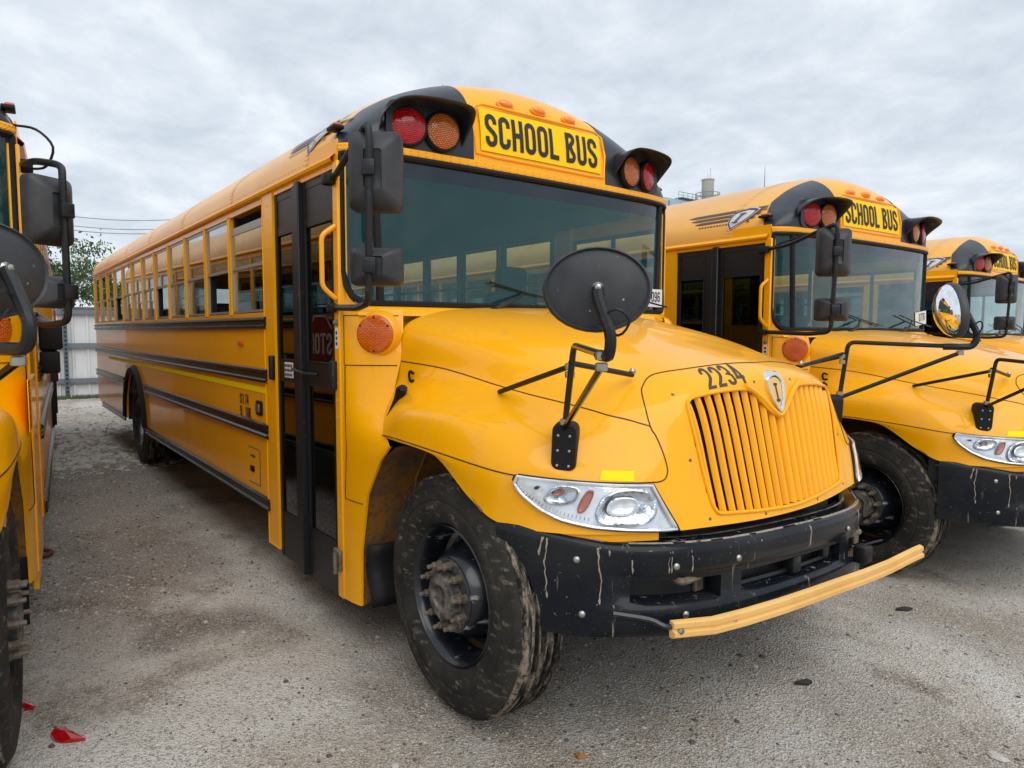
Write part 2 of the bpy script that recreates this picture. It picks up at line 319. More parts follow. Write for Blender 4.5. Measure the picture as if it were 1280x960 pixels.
# ------------------------------------------------------------------ THE BUS (local axes: x forward, y left, z up, origin under the front axle)
bus = empty('school_bus')
XF, XR = -1.04, -10.22                     # front door post, rear wall
RP = [(1.222, 2.425), (1.215, 2.51), (1.185, 2.585), (1.10, 2.675), (.97, 2.777), (.78, 2.885), (.52, 2.98), (.26, 3.03), (0, 3.045)]
def roofp(t, off=0.0):
    """t 0 (right gutter) .. 16 (left gutter)"""
    pts = [(-y, z) for y, z in RP]+[(y, z) for y, z in RP[-2::-1]]
    t = min(max(t, 0), 16); i = min(int(t), 15); f = t-i
    g = lambda k: pts[min(max(k, 0), 16)]
    a, b, c, d = g(i-1), g(i), g(i+1), g(i+2)
    q = [.5*(2*b[k]+(c[k]-a[k])*f+(2*a[k]-5*b[k]+4*c[k]-d[k])*f*f+(3*b[k]-a[k]-3*c[k]+d[k])*f**3) for k in (0, 1)]
    if off:
        e = [.5*((c[k]-a[k])+2*(2*a[k]-5*b[k]+4*c[k]-d[k])*f+3*(3*b[k]-a[k]-3*c[k]+d[k])*f*f) for k in (0, 1)]
        l = math.hypot(*e); q = [q[0]-e[1]/l*off, q[1]+e[0]/l*off]
    return q
# roof: panels between riveted bows
b = MB(); bows = [XR+.02+i*(XR-(-1.35))/-12 for i in range(13)][::2]; bows[-1] = -1.35
for k in range(6):
    x0, x1 = bows[k], bows[k+1]
    b.grid(1, 48, lambda i, j: ((x0 if i == 0 else x1), *roofp(j/3, 0)))
obj('roof', b, YELR, bus)
for x in bows[1:-1]+[-1.40]:
    b = MB(); b.grid(1, 48, lambda i, j: (x-.022+.044*i, *roofp(j/3, .001))); obj('roof_seam', b, YELR, bus)
b = MB()
def rivet(P, n, r=.0065, h=.003):
    P = Vector(P); n = Vector(n).normalized(); u = n.orthogonal().normalized(); w = n.cross(u)
    b.add([P+n*h]+[P+(u*math.cos(a)+w*math.sin(a))*r for a in [i*PI/3 for i in range(6)]], [(0, i+1, (i+1) % 6+1) for i in range(6)])
for x in bows[1:-1]+[-1.40]:
    for t in [i*.28 for i in range(1, 57)]:
        y, z = roofp(t, .004); y2, z2 = roofp(t, .02)
        for dx_ in (-.013, .013): rivet((x+dx_, y, z), (0, y2-y, z2-z))
for s in (-1, 1):
    x = -1.12
    while x > XR: rivet((x, s*1.2205, 2.475), (0, s, 0)); x -= .055
    for x in (-2.085, -2.025):
        z = .30 if x > -2.05 else .5
        while z < 2.36: rivet((x, s*1.232, z), (0, s, 0)); z += .085
    for x in (-1.012,):
        z = .30
        while z < 2.36: rivet((x, s*1.231, z), (0, s, 0)); z += .085
    for z in (1.225, .865):
        x = -2.2
        while x > XR: rivet((x, s*1.224, z), (0, s, 0)); x -= .16
    for x in (-3.6, -5.0, -7.75, -9.0):
        z = .6
        while z < 1.6: rivet((x, s*1.223, z), (0, s, 0)); z += .07
obj('rivet_rows', b, YELR, bus, kind='stuff', smooth=0, fix=False)
# roof gutter, side skins, window posts
AX = -6.93                                  # rear axle
def zbot(x):
    if abs(x-AX) < .64: return .50+math.sqrt(max(0, 1-((x-AX)/.64)**2))*.62
    if x < -7.6: return .43+(.10*max(0, (-9.2-x))/1.0)
    return .455
xs = [-2.12]
while xs[-1] > -6.2: xs.append(xs[-1]-.4)
xs = [x for x in xs if x > AX+.68]+[AX+.64*math.cos(i*PI/28) for i in range(29)]+[-7.9, -8.4, -9.0, -9.6, -10.0, XR]
PX = [-2.12, -2.87]+[-2.87-.668*i for i in range(1, 12)]      # window post centres
for s in (-1, 1):
    b = MB(); y = s*1.22
    for i in range(len(xs)-1):
        a, c = xs[i], xs[i+1]
        b.add([(a, y, zbot(a)), (c, y, zbot(c)), (c, y, 1.70), (a, y, 1.70), (a, y-s*.02, zbot(a)), (c, y-s*.02, zbot(c))], [(0, 1, 2, 3), (0, 1, 5, 4)])
    b.add([(-2.12, y, 2.37), (XR, y, 2.37), (XR, y, 2.45), (-2.12, y, 2.45)], [(0, 1, 2, 3)])
    b.add([(-2.12, y, 1.70), (XR, y, 1.70), (XR, y-s*.06, 1.705), (-2.12, y-s*.06, 1.705)], [(0, 1, 2, 3)])
    b.add([(-2.12, y, 2.37), (XR, y, 2.37), (XR, y-s*.06, 2.37), (-2.12, y-s*.06, 2.37)], [(0, 1, 2, 3)])
    obj('side_panel', b, YEL, bus, smooth=0)
    for j, x in enumerate(PX[1:]+[XR+.03]):
        w = .024
        b = MB(); b.rbox(x-w, x+w, y-s*.06, y+s*.003, 1.695, 2.375, .004, 1)
        obj('window_post', b, YEL, bus)
    # flared wheel-arch rubber
    b = MB(); n = 28
    def fl(i, j):
        a = PI*i/n; r = (.60, .665, .70)[min(j, 2)] if j < 3 else .70
        return (AX+math.cos(a)*r, y+s*(.035, .045, .0)[j], .50+math.sin(a)*(r*.97))
    b.grid(n, 2, fl); obj('rear_wheel_arch', b, RUB, bus)
    # rub rails
    for z0, z1, segs in ((1.592, 1.675, [(-2.09, XR)]), (1.250, 1.345, [(-2.09, XR)]), (.895, .993, [(-2.09, AX+.68), (AX-.68, XR)]), (.435, .515, [(-2.09, AX+.68), (AX-.70, -9.7)])):
        for (xa, xb) in segs:
            b = MB(); h = z1-z0
            prof = [(0, z0), (.020, z0+.008), (.024, z0+.25*h), (.012, z0+.36*h), (.012, z0+.64*h), (.024, z0+.75*h), (.020, z1-.008), (0, z1)]
            b.grid(1, 7, lambda i, j: ((xa, xb)[i], y+s*(prof[j][0]+.002), prof[j][1]))
            for xx in (xa, xb): b.add([(xx, y+s*p[0], p[1]) for p in prof], [tuple(range(8))])
            obj('rub_rail', b, RAIL, bus, smooth=30)
    b = MB(); b.box(-2.15, -8.9, y+s*.001, y+s*.0035, 1.185, 1.222); obj('reflective_stripe', b, YELS, bus, smooth=0)
    # drip rail over the windows
    b = MB(); prof = [(1.222, 2.41), (1.245, 2.415), (1.250, 2.43), (1.235, 2.445), (1.222, 2.455)]
    b.grid(1, 4, lambda i, j: ((-1.02, XR)[i], s*prof[j][0], prof[j][1])); obj('drip_rail', b, YEL, bus)
    # windows: frame > upper pane, lower pane
    for k in range(12):
        x1 = PX[k]-(.024 if k else .0); x0 = (PX[k+1] if k < 11 else XR+.03)+.024
        if k == 0: x1 = -2.14
        yo = y-s*.016
        f = MB(); fw = .016
        drop = .075 if k == 0 and s < 0 else (.0)
        zt = 2.368-drop
        for (za, zb_) in ((zt-.022, zt), (2.00, 2.022), (1.706, 1.722)): f.box(x0, x1, yo-s*.008, yo+s*.008, za, zb_)
        if k == 0 and s < 0: f.box(x0, x1, yo-s*.006, yo+s*.009, zt-.05, zt-.0221)
        for xx in (x0, x1-fw): f.box(xx, xx+fw, yo-s*.0075, yo+s*.0075, 1.7221, 1.9999); f.box(xx, xx+fw, yo-s*.0075, yo+s*.0075, 2.0221, zt-.0221)
        win = obj('window', f, ALU, bus, smooth=0)
        g = MB(); g.box(x0, x0+.045, yo-s*.045, yo-s*.010, 1.71, 2.368); g.box(x1-.02, x1, yo-s*.045, yo-s*.010, 1.71, 2.368); obj('reveal_shade_strip', g, RUB, win, smooth=0, kind='stuff')  # black inner frame strips, their colour stands in for shade in the reveal
        g = MB(); yg = yo+s*.002; g.box(x0+.002, x1-.002, yg-.002, yg+.002, 2.0221, zt-.023)
        obj('upper_pane', g, SWG, win, smooth=0)
        if not (s < 0 and k in (1, 4, 8)):
            g = MB(); yg = yo-s*.004; g.box(x0+.002, x1-.002, yg-.002, yg+.002, 1.7222, 1.9998)
            obj('lower_pane', g, SWG, win, smooth=0)
# rear wall
b = MB()
b.add([(XR, -1.22, .53), (XR, 1.22, .53), (XR, 1.22, 1.72), (XR, -1.22, 1.72)], [(0, 1, 2, 3)])
b.add([(XR, -1.22, 1.72)]+[(XR, *roofp(j/2)) for j in range(33)]+[(XR, 1.22, 1.72), (XR, .95, 1.72), (XR, .95, 2.3), (XR, -.95, 2.3), (XR, -.95, 1.72)], [tuple(range(39))])
obj('rear_wall', b, YEL, bus, smooth=0)
b = MB(); b.box(XR-.005, XR+.005, -.95, .95, 1.72, 2.3); obj('rear_window', b, SWG, bus, smooth=0)
b = MB(); b.rbox(XR-.16, XR-.01, -1.2, 1.2, .50, .72, .02); obj('rear_bumper', b, BUMP, bus)
# floor, liner, seats
b = MB(); b.box(XR+.02, -1.0, -1.19, 1.19, .80, .86); b.box(-2.12, -.95, -.45, 1.19, .861, .9)
obj('cabin_floor', b, DARK, bus, smooth=0)
b = MB(); b.grid(1, 32, lambda i, j: ((XR+.01, -1.3)[i], *[q*.985 if n_ == 0 else q-.04 for n_, q in enumerate(roofp(j/2))]))
for s in (-1, 1): b.add([(XR+.01, s*1.18, .86), (-2.13, s*1.18, .86), (-2.13, s*1.18, 1.69), (XR+.01, s*1.18, 1.69)], [(0, 1, 2, 3)])
b.add([(-2.13, 1.18, .86), (-1.04, 1.18, .86), (-1.04, 1.18, 1.65), (-2.13, 1.18, 1.65)], [(0, 1, 2, 3)])
obj('cabin_liner', b, LINER, bus)
def seat_mb():
    b = MB(); b.rbox(-.20, .22, -.48, .48, 1.18, 1.30, .03); b.rbox(-.29, -.19, -.48, .48, 1.22, 1.83, .035, R=Matrix.Rotation(-.08, 3, 'Y'), o=(.1, 0, .0)); b.box(-.1, .1, -.44, -.41, .86, 1.19); b.box(-.1, .1, .41, .44, .86, 1.19)
    return b
st = None
for k in range(12):
    for s in (-1, 1):
        if st is None: st = obj('passenger_seat', seat_mb(), SEATM, bus); o = st
        else: o = bpy.data.objects.new('passenger_seat', st.data); C.objects.link(o); o.parent = bus
        o.location = (-2.75-k*.62, s*.66, 0)
b = MB(); b.rbox(-1.95, -1.45, .35, .85, 1.15, 1.30, .04); b.rbox(-2.02, -1.90, .36, .84, 1.25, 1.88, .05); b.rbox(-2.01, -1.92, .46, .74, 1.86, 2.08, .04); b.box(-1.9, -1.6, .45, .75, .86, 1.16)
obj('driver_seat', b, SEATM, bus)
b = MB(); R_ = Matrix.Rotation(math.radians(-28), 3, 'Y')
ring = [Vector((-1.22, .60, 1.66))+R_ @ Vector((.225*math.cos(a), .225*math.sin(a), 0)) for a in [i*PI/14 for i in range(28)]]
b.tube(ring, .014, 6, closed=True)
for a in (0, 9, 19): b.tube([ring[a], (-1.20, .60, 1.63)], .012, 5)
b.tube([(-1.20, .60, 1.63), (-.98, .6, 1.15)], .035, 8); obj('steering_wheel', b, RUB, bus)
b = MB(); b.rbox(-1.25, -.93, -.70, 1.15, 1.30, 1.69, .05); b.box(-1.0, -.92, -1.15, 1.15, .86, 1.69); obj('dashboard', b, DARK, bus)
b = MB(); b.box(-2.13, -2.08, -.44, -1.17, .86, 1.75); b.box(-1.98, -1.10, -.46, -.44, .25, .86); b.box(-1.98, -1.10, -1.15, -.46, .24, .30); b.box(-1.98, -1.10, -.80, -.46, .30, .54); obj('step_well', b, DARK, bus, smooth=0)
b = MB(); b.tube([(-1.97, -1.12, .95), (-1.15, -.98, 1.32)], .014, 6); obj('inner_handrail', b, STEEL, bus)
# door post, front post, driver side wall
for s in (-1, 1):
    b = MB(); y = s*1.22
    b.rbox(-2.12, -1.93, y-s*.04, y+s*.009, .235 if s < 0 else .45, 2.415, .004, 1)
    obj('body_post', b, YEL, bus)
b = MB(); b.rbox(-1.045, -.985, -1.231, -1.18, .215, 2.415, .005, 1); obj('body_post', b, YEL, bus)
b = MB(); b.rbox(-1.045, -.985, 1.18, 1.231, .40, 2.415, .005, 1); obj('body_post', b, YEL, bus)
b = MB(); b.box(-1.93, -1.045, 1.20, 1.222, .30, 1.66); b.box(-1.93, -1.045, 1.20, 1.222, 2.32, 2.42); obj('driver_side_panel', b, YEL, bus, smooth=0)
b = MB()
for q in ((-1.93, -1.045, 1.66, 1.69), (-1.93, -1.045, 2.29, 2.32), (-1.93, -1.90, 1.69, 2.29), (-1.075, -1.045, 1.69, 2.29), (-1.50, -1.47, 1.69, 2.29)): b.box(q[0], q[1], 1.205, 1.225, q[2], q[3])
dw = obj('driver_window', b, RUB, bus, smooth=0)
b = MB(); b.box(-1.90, -1.075, 1.212, 1.217, 1.69, 2.29); obj('pane', b, SWG, dw, smooth=0)
b = MB(); b.box(-1.93, -1.045, -1.225, -1.19, 2.385, 2.415); obj('door_header', b, YEL, bus, smooth=0)
# entrance door: two folding leaves
dr = empty('entrance_door', parent=bus)
def leaf(x0, x1, name, proud=0):
    y0, y1 = -1.218-proud, -1.186-proud
    f = MB(); fw = .035
    f.box(x0, x0+fw, y0, y1, .205, 2.38); f.box(x1-fw, x1, y0, y1, .205, 2.38)
    for za, zb_ in ((.205, .48), (1.285, 1.415), (2.14, 2.19), (2.345, 2.38)): f.box(x0+fw, x1-fw, y0+.003, y1, za, zb_)
    obj(name, f, BLK, dr, smooth=0)
    for za, zb_ in ((.48, 1.285), (1.415, 2.14)):
        g = MB(); g.box(x0+fw, x1-fw, y0+.010, y0+.015, za, zb_); obj('door_pane', g, DRG, dr, smooth=0)
        g = MB(); P = [(x0+fw, za), (x1-fw, za), (x1-fw, zb_), (x0+fw, zb_)]
        g.tube([(p[0], y0+.005, p[1]) for p in P], .009, 5, closed=True); obj('pane_gasket', g, RUB, dr)
    g = MB(); g.box(x0+fw, x1-fw, y0+.006, y0+.012, 2.19, 2.345); obj('header_pane', g, BLK, dr, smooth=0)
leaf(-1.925, -1.60, 'rear_leaf'); leaf(-1.475, -1.05, 'front_leaf')
b = MB(); b.rbox(-1.598, -1.540, -1.236, -1.195, .20, 2.385, .004, 1); b.rbox(-1.537, -1.477, -1.246, -1.200, .20, 2.395, .006, 1)
obj('centre_post', b, BLK, dr)
b = MB(); b.box(-1.80, -1.66, -1.2205, -1.2195, 1.31, 1.40); sn = obj('door_notice', b, WHT, dr, smooth=0)
b = MB()
for i in range(3):
    for j in range(5):
        if random.random() < .85: b.box(-1.79+j*.025, -1.775+j*.025, -1.2225, -1.2215, 1.318+i*.027, 1.335+i*.027)
obj('notice_print', b, INK, dr, smooth=0)
b = MB(); b.tube(bendpts([(-1.55, -1.265, 1.37), (-1.36, -1.27, 1.355), (-1.30, -1.22, 1.35)], .02), .009, 6); obj('door_handle', b, BLK, dr)
for zz in (1.36,):
    for xx in (-1.035, -1.955):
        b = MB(); b.rbox(xx-.022, xx+.022, -1.262, -1.228, zz-.075, zz+.075, .012); obj('door_hinge', b, BLK, dr)
b = MB(); b.tube(bendpts([(-1.01, -1.232, 2.10), (-1.02, -1.30, 2.05), (-1.02, -1.30, 1.80), (-1.01, -1.232, 1.74)], .03), .0125, 8); obj('grab_handle', b, YEL, bus)
b = MB(); b.rbox(-1.03, -.985, -1.25, -1.228, .36, .47, .008); b.tube([(-1.005, -1.262, .35), (-1.005, -1.262, .46)], .012, 6); b.rbox(-1.05, -1.0, -1.255, -1.235, .45, .475, .005); obj('door_latch', b, NUT, bus)
# decals and small lamps on the door side
b = MB(); b.rbox(-2.33, -2.215, -1.236, -1.219, 1.035, 1.13, .012); q = obj('side_turn_lamp', b, RUB, bus)
b = MB(); b.rbox(-2.315, -2.235, -1.243, -1.235, 1.055, 1.11, .003); obj('lamp_lens', b, STEEL, q)
b = MB(); b.rbox(-2.70, -2.60, -1.236, -1.219, 1.485, 1.515, .006); obj('side_marker', b, MRK, bus)
b = MB()
for i, row in enumerate(('S1745', '91068')):
    text(b, row[:2 - i], lambda x, y: (-2.71+x*.095, -1.2222, 1.080-i*.085+y*.070), t=.17)
    text(b, row[2 - i:], lambda x, y: (-2.595+x*.078, -1.2222, 1.080-i*.085+y*.070), t=.17)
obj('weight_lettering', b, INK, bus, smooth=0)
b = MB()
for i, q in enumerate(((-2.55, -2.30, .80), (-2.55, -2.30, .56))): b.tube([(q[0], -1.2215, q[2]), (q[1], -1.2215, q[2])], .003, 4)
b.tube([(-2.30, -1.2215, .80), (-2.30, -1.2215, .56)], .003, 4); b.box(-2.50, -2.40, -1.2222, -1.2215, .735, .75)
obj('hatch_outline', b, DEC, bus, smooth=0)
b = MB(); b.rbox(-2.50, -2.42, -1.228, -1.219, .635, .675, .004); obj('hatch_latch', b, RUB, bus)
# roof-side emblem, wing stripes and small printed line (right side)
for s in (-1, 1):
    def rf(x, t, off=.004):
        y, z = roofp(t, off); return (x, y if s < 0 else -y, z)
    d = MB()
    for tt, xa, xb in ((2.95, -1.92, -1.12), (2.56, -1.86, -1.155), (2.17, -1.79, -1.19), (1.78, -1.25, -1.225)):
        d.grid(10, 1, lambda u, v: rf(xa+(xb-xa)*u/10, tt+(v*.24 if u else .12)))
    for k in range(10): d.grid(1, 1, lambda u, v: rf(-1.72+k*.030+u*.019, 1.78+v*.14))
    obj('wing_stripes', d, DEC, bus, smooth=0)
    sh = [(-.5, .75), (-.25, .92), (0, 1), (.25, .92), (.5, .75), (.46, .2), (.3, -.35), (0, -1), (-.3, -.35), (-.46, .2)]
    g_ = lambda x, y, k, o: rf(-1.335+x*.235*k+y*.055*k, 2.15+y*1.08*k, o)
    d = MB(); wid = [(-1, .02), (-.7, .17), (-.35, .30), (-.1, .38), (.2, .46), (.5, .49), (.75, .5), (.92, .27), (1, .04)]
    d.grid(8, 6, lambda i, j: g_(wid[i][1]*(j/3-1), wid[i][0], 1, .006)); em = obj('roof_emblem', d, DECW, bus, smooth=0)
    d = MB(); n = 10
    d.add([g_(x, y, .93, .010) for x, y in sh]+[g_(x, y, .80, .010) for x, y in sh], [(i, (i+1) % n, n+(i+1) % n, n+i) for i in range(n)])
    text(d, 'I', lambda x, y: g_((x-.25)*.9*(1 if s < 0 else -1)-.02, -.32+y*.85, 1, .014), t=.10)
    obj('emblem_outline', d, DEC, em, smooth=0)
# ---------------------------------------------------------------- front roof cap
QF = [(-1.01, 1.205), (-.965, 1.16), (-.92, 1.07), (-.893, .93), (-.880, .74), (-.872, .50), (-.868, .25), (-.866, 0)]
def wsplan(t, off=0):
    """t 0 (right rear corner) .. 14 (left), plan curve of windshield and header"""
    pts = [(x, -y) for x, y in QF]+[(x, y) for x, y in QF[-2::-1]]
    t = min(max(t, 0), 14); i = min(int(t), 13); f = t-i
    g = lambda k: pts[min(max(k, 0), 14)]
    a, b_, c, d = g(i-1), g(i), g(i+1), g(i+2)
    q = [.5*(2*b_[k]+(c[k]-a[k])*f+(2*a[k]-5*b_[k]+4*c[k]-d[k])*f*f+(3*b_[k]-a[k]-3*c[k]+d[k])*f**3) for k in (0, 1)]
    if off:
        e_ = [.5*((c[k]-a[k])+2*(2*a[k]-5*b_[k]+4*c[k]-d[k])*f+3*(3*b_[k]-a[k]-3*c[k]+d[k])*f*f) for k in (0, 1)]
        l = math.hypot(*e_) or 1; q = [q[0]+e_[1]/l*off, q[1]-e_[0]/l*off]
    return q
def ws_y(y):
    """plan parameter for a given y"""
    lo, hi = 0, 14
    for _ in range(30):
        m_ = (lo+hi)/2
        if wsplan(m_)[1] < y: lo = m_
        else: hi = m_
    return lo
def cap(t, s, off=0.0):
    """t 0..16 along the arc, s 0..1 from roof joint forward/down to header"""
    y0, z0 = roofp(t)
    yq = y0/1.222*1.205; xq, yq2 = wsplan(ws_y(yq) if abs(yq) < 1.204 else (0 if yq < 0 else 14))
    a = s*PI/2; sx = math.sin(a)**(2/2.6) if s > 0 else 0; cz = math.cos(a)**(2/2.6) if s < 1 else 0
    xr = -1.35 if abs(y0) < 1.1 else -1.35+.0*(abs(y0)-1.1)
    P = (xr+(xq-xr)*sx, y0+(yq2-y0)*sx, 2.505+(z0-2.505)*(cz if z0 > 2.505 else 1))
    return P
def capoff(t, s, off):
    e_ = .02
    A, B_, D, E_ = Vector(cap(t+e_, s)), Vector(cap(t-e_, s)), Vector(cap(t, min(s+e_, 1))), Vector(cap(t, max(s-e_, 0)))
    n = (D-E_).cross(A-B_); n.normalize()
    if n.z < 0 and n.x < 0: n = -n
    if n.x < -.2: n = -n
    return Vector(cap(t, s))+n*off
def capbound(s): return 5.62+.35*(1-s)*0   # black / yellow boundary parameter
TB = 6.05
b = MB(); b.grid(60, 20, lambda i, j: cap(TB+(16-2*TB)*i/60, j/20)); obj('front_roof_cap', b, YEL, bus, smooth=50)
def smn(t): return .62-.38*min(1, t/3.6)
for s in (0, 1):
    b = MB()
    f_ = (lambda i, j: cap(TB*i/40, .14+.86*j/20)) if s == 0 else (lambda i, j: cap(16-TB*i/40, .14+.86*j/20))
    def f2(i, j, s=s):
        t = TB*i/40; smin = smn(t); sj = smin+(1-smin)*j/20
        return capoff(t if s == 0 else 16-t, sj, .004 if 0 < i else .003)
    b.grid(40, 20, f2); obj('black_corner_cap', b, BLKG, bus, smooth=50)
    b = MB()
    b.grid(40, 8, lambda i, j: cap((TB*i/40) if s == 0 else 16-TB*i/40, (smn(TB*i/40)+.02)*j/8)); obj('roof_corner', b, YELR, bus, smooth=50)
# side wall piece under the cap edge to the post
for s in (-1, 1):
    b = MB(); b.box(-1.35, -1.0, s*1.215, s*1.223, 2.39, 2.52); obj('cap_side_panel', b, YEL, bus, smooth=0)
# header flange with rivets, gasket
b = MB(); b.grid(56, 4, lambda i, j: (*wsplan(i/4, (.0, .018, .022, .018, .0)[j]), (2.456, 2.462, 2.48, 2.498, 2.506)[j]))
obj('windshield_header', b, YEL, bus, smooth=50)
b = MB()
for i in range(1, 64):
    x, y = wsplan(i*14/64, .022); rivet((x, y, 2.472), (1, 0, 0), .005); rivet((x, y, 2.490), (1, 0, 0), .005)
obj('header_rivets', b, YELR, bus, smooth=0, kind='stuff', fix=False)
# windshield glass in three pieces, gasket and corner mullions
ZB, ZT = 1.715, 2.455
def wp(t, z, off=0): return (*wsplan(t, off), z)
def rake(y, z): return 0
tl = ws_y(-1.055); tr = 14-tl
b = MB(); b.grid(40, 2, lambda i, j: wp(tl+(tr-tl)*i/40, ZB+.02+(2.355-ZB-.02)*j/2)); obj('windshield', b, WSG, bus, smooth=60)
b = MB(); b.grid(40, 1, lambda i, j: wp(tl+(tr-tl)*i/40, 2.355+(ZT-.012-2.355)*j)); obj('windshield_shade_band', b, BAND, bus, smooth=60)
for s in (0, 1):
    b = MB(); g = lambda t: t if s == 0 else 14-t
    b.grid(8, 6, lambda i, j: wp(g(.25+(tl-.25)*i/8), ZB+.02+(ZT-ZB-.03)*j/6)); obj('corner_glass', b, WSG, bus, smooth=60)
    b = MB(); b.tube([wp(g(tl-.12), ZT, .0), wp(g(tl), 2.1, .0), wp(g(tl+.12), ZB, .0)], .021, 8); obj('windshield_mullion', b, RUB, bus)
    # body skin round the rounded lower corner of the glass
    b = MB()
    def ck(i, j):
        u = i/10; t = 1.75*u
        zt_ = 1.70+(.17*(1-u)**2.2); return wp(g(t), 1.68+(zt_+.0-1.68)*j, .006)
    b.grid(10, 1, ck); obj('glass_corner_trim', b, YEL, bus, smooth=60)
    b = MB(); b.grid(3, 1, lambda i, j: wp(g(.28*i/3), 1.7+.76*j, .004)); obj('glass_edge_trim', b, YEL, bus, smooth=60)
b = MB()
low = [wp(.30, 1.88, .01), wp(.55, 1.81, .01), wp(.95, 1.755, .01), wp(1.5, 1.728, .01)]
pts = [wp(.30, ZT-.01, .01)]+low+[wp(t/2, 1.722, .01) for t in range(4, 25)]+[(p[0], -p[1], p[2]) for p in low[::-1]]+[wp(13.7, ZT-.01, .01)]+[wp(14-t/2, ZT-.004, .012) for t in range(1, 28)]
b.tube(pts, .016, 6, closed=True); obj('windshield_gasket', b, RUB, bus)
# sign board
def sg(x, y, off=.010):   # x -.5...5 over width, y 0..1 over height
    Y = x*.91; z = 2.562+y*.235; s = ws_y(Y)
    return (wsplan(s)[0]+.0-.030*y**2.0+off, Y, z)
b = MB(); b.grid(16, 3, lambda i, j: sg(-.5+i/16, j/3, .006)); si = obj('school_bus_sign', b, SIGN, bus, smooth=60)
b = MB(); W_ = text(MB(), 'SCHOOL BUS', lambda x, y: (0, 0, 0))
text(b, 'SCHOOL BUS', lambda x, y: sg(-.468+x/W_*.945, .12+y*.76, .0085), t=.155); obj('sign_lettering', b, INK, si, smooth=0)
b = MB(); fr_ = [(-.512, -.12), (-.535, 1.0), (-.50, 1.10), (.50, 1.10), (.535, 1.0), (.512, -.12)]
b.tube([sg(x, y, .002) for x, y in [(-.53+.018*0, -.08), (-.545, .5), (-.53, .98), (-.47, 1.09)]+[(-.4+i*.1, 1.10) for i in range(9)]+[(.47, 1.09), (.53, .98), (.545, .5), (.53, -.08)]+[(.4-i*.1, -.10) for i in range(9)]], .008, 6, closed=True)
obj('sign_surround', b, YEL, bus)
for yy in (-.272, 0, .272):
    t0 = 8+yy*3.45; c0 = capoff(t0, .60, .0); n = (capoff(t0, .60, .02)-capoff(t0, .60, 0)).normalized()
    b = MB(); vs = []; ux = Vector((0, 1, 0)); uz = n.cross(ux).normalized(); ux = uz.cross(n)
    rings = [(1.25, 0.0), (1.22, .010), (1.0, .012), (.95, .022), (.7, .030), (.3, .033)]
    for r, h in rings: vs += [c0+ux*math.cos(a)*.048*r+uz*math.sin(a)*.026*r+n*h for a in [i*PI/10 for i in range(20)]]
    b.add(vs, [(i*20+j, i*20+(j+1) % 20, (i+1)*20+(j+1) % 20, (i+1)*20+j) for i in range(5) for j in range(20)]+[tuple(100+j for j in range(20))]); obj('roof_marker_lamp', b, LAMPY, bus)
for s in (-1, 1):
    b = MB(); b.rbox(-1.12, -1.02, s*1.195-.03, s*1.195+.025, 2.578, 2.598, .006); q = obj('cap_marker_lamp', b, RUB, bus)
    b = MB(); b.rbox(-1.10, -1.03, s*1.20-.020, s*1.20+.020, 2.590, 2.610, .008); obj('marker_lens', b, MRK, q)
# eight-lamp system: pairs of lamps under a visor
def lens_mat(): pass
for s in (-1, 1):
    b = MB(); 
    # housing plate
    P = rrect(.60, 1.01, 2.505, 2.73, .05)
    def hp(y, z, h): return (-.893+h-.10*max(0, y-.80)**1.5*2, s*y, z)
    b.ext(P, hp, .022); obj('lamp_housing', b, BLKG, bus, smooth=30)
    for yy, M_, tilt in ((.890, RED, .30), (.705, AMB, .14)):
        R_ = Matrix.Rotation(s*tilt, 3, 'Z')
        o_ = Vector((-.872-(.025 if yy > .8 else 0), s*yy, 2.609))
        b = MB(); b.lathe([(.098, -.01), (.102, .02), (.093, .034), (.088, .034)], 28, o_, 'X', R_); q = obj('lamp_ring', b, RUB, bus)
        b = MB(); vs = []
        # lens built of small raised squares
        b.lathe([(.088, .032), (.070, .040), (.045, .046), (.02, .048), (.001, .0485)], 28, o_, 'X', R_)
        for i in range(-6, 7):
            for j in range(-9, 10):
                yy_, zz_ = i*.0135+(.0067 if j % 2 else 0), j*.0085
                if yy_*yy_+zz_*zz_ < .080**2:
                    h = .0475-.011*(yy_*yy_+zz_*zz_)/.006
                    w, q_ = .0055, .0034
                    v = [o_+R_ @ Vector((h-.004+k[2], yy_+k[0], zz_+k[1])) for k in ((-w, -q_, 0), (w, -q_, 0), (w, q_, 0), (-w, q_, 0), (0, 0, .0055))]
                    b.add(v, [(0, 1, 4), (1, 2, 4), (2, 3, 4), (3, 0, 4)])
        obj('lamp_lens', b, M_, q, smooth=0, fix=False)
    # visor: arched peak over the pair
    b = MB()
    path = [(1.015, 2.59), (1.020, 2.64), (.995, 2.69), (.93, 2.720), (.80, 2.732), (.68, 2.732), (.615, 2.71), (.59, 2.66), (.588, 2.60), (.592, 2.545)]
    dep = [.01, .07, .15, .19, .205, .205, .19, .14, .07, .01]; drp = [0, 0, -.005, -.015, -.02, -.02, -.01, 0, 0, 0]
    pp = smoothpts([(p[0], p[1], 0) for p in path], 4); dd = smoothpts([(dep[i], drp[i], 0) for i in range(10)], 4)
    def vz(i, j):
        p = pp[i]; d = dd[i]; f = j/4
        base = -.905-.10*max(0, p.x-.80)
        cx, cz = .80, 2.62; k = 1+.10*f
        return (base+max(d.x, .01)*f, s*(cx+(p.x-cx)*k), cz+(p.y-cz)*k+d.y*f)
    b.grid(len(pp)-1, 4, vz)
    v0 = obj('lamp_visor', b, BLKG, bus, smooth=60)
    md = v0.modifiers.new('solid', 'SOLIDIFY'); md.thickness = .006
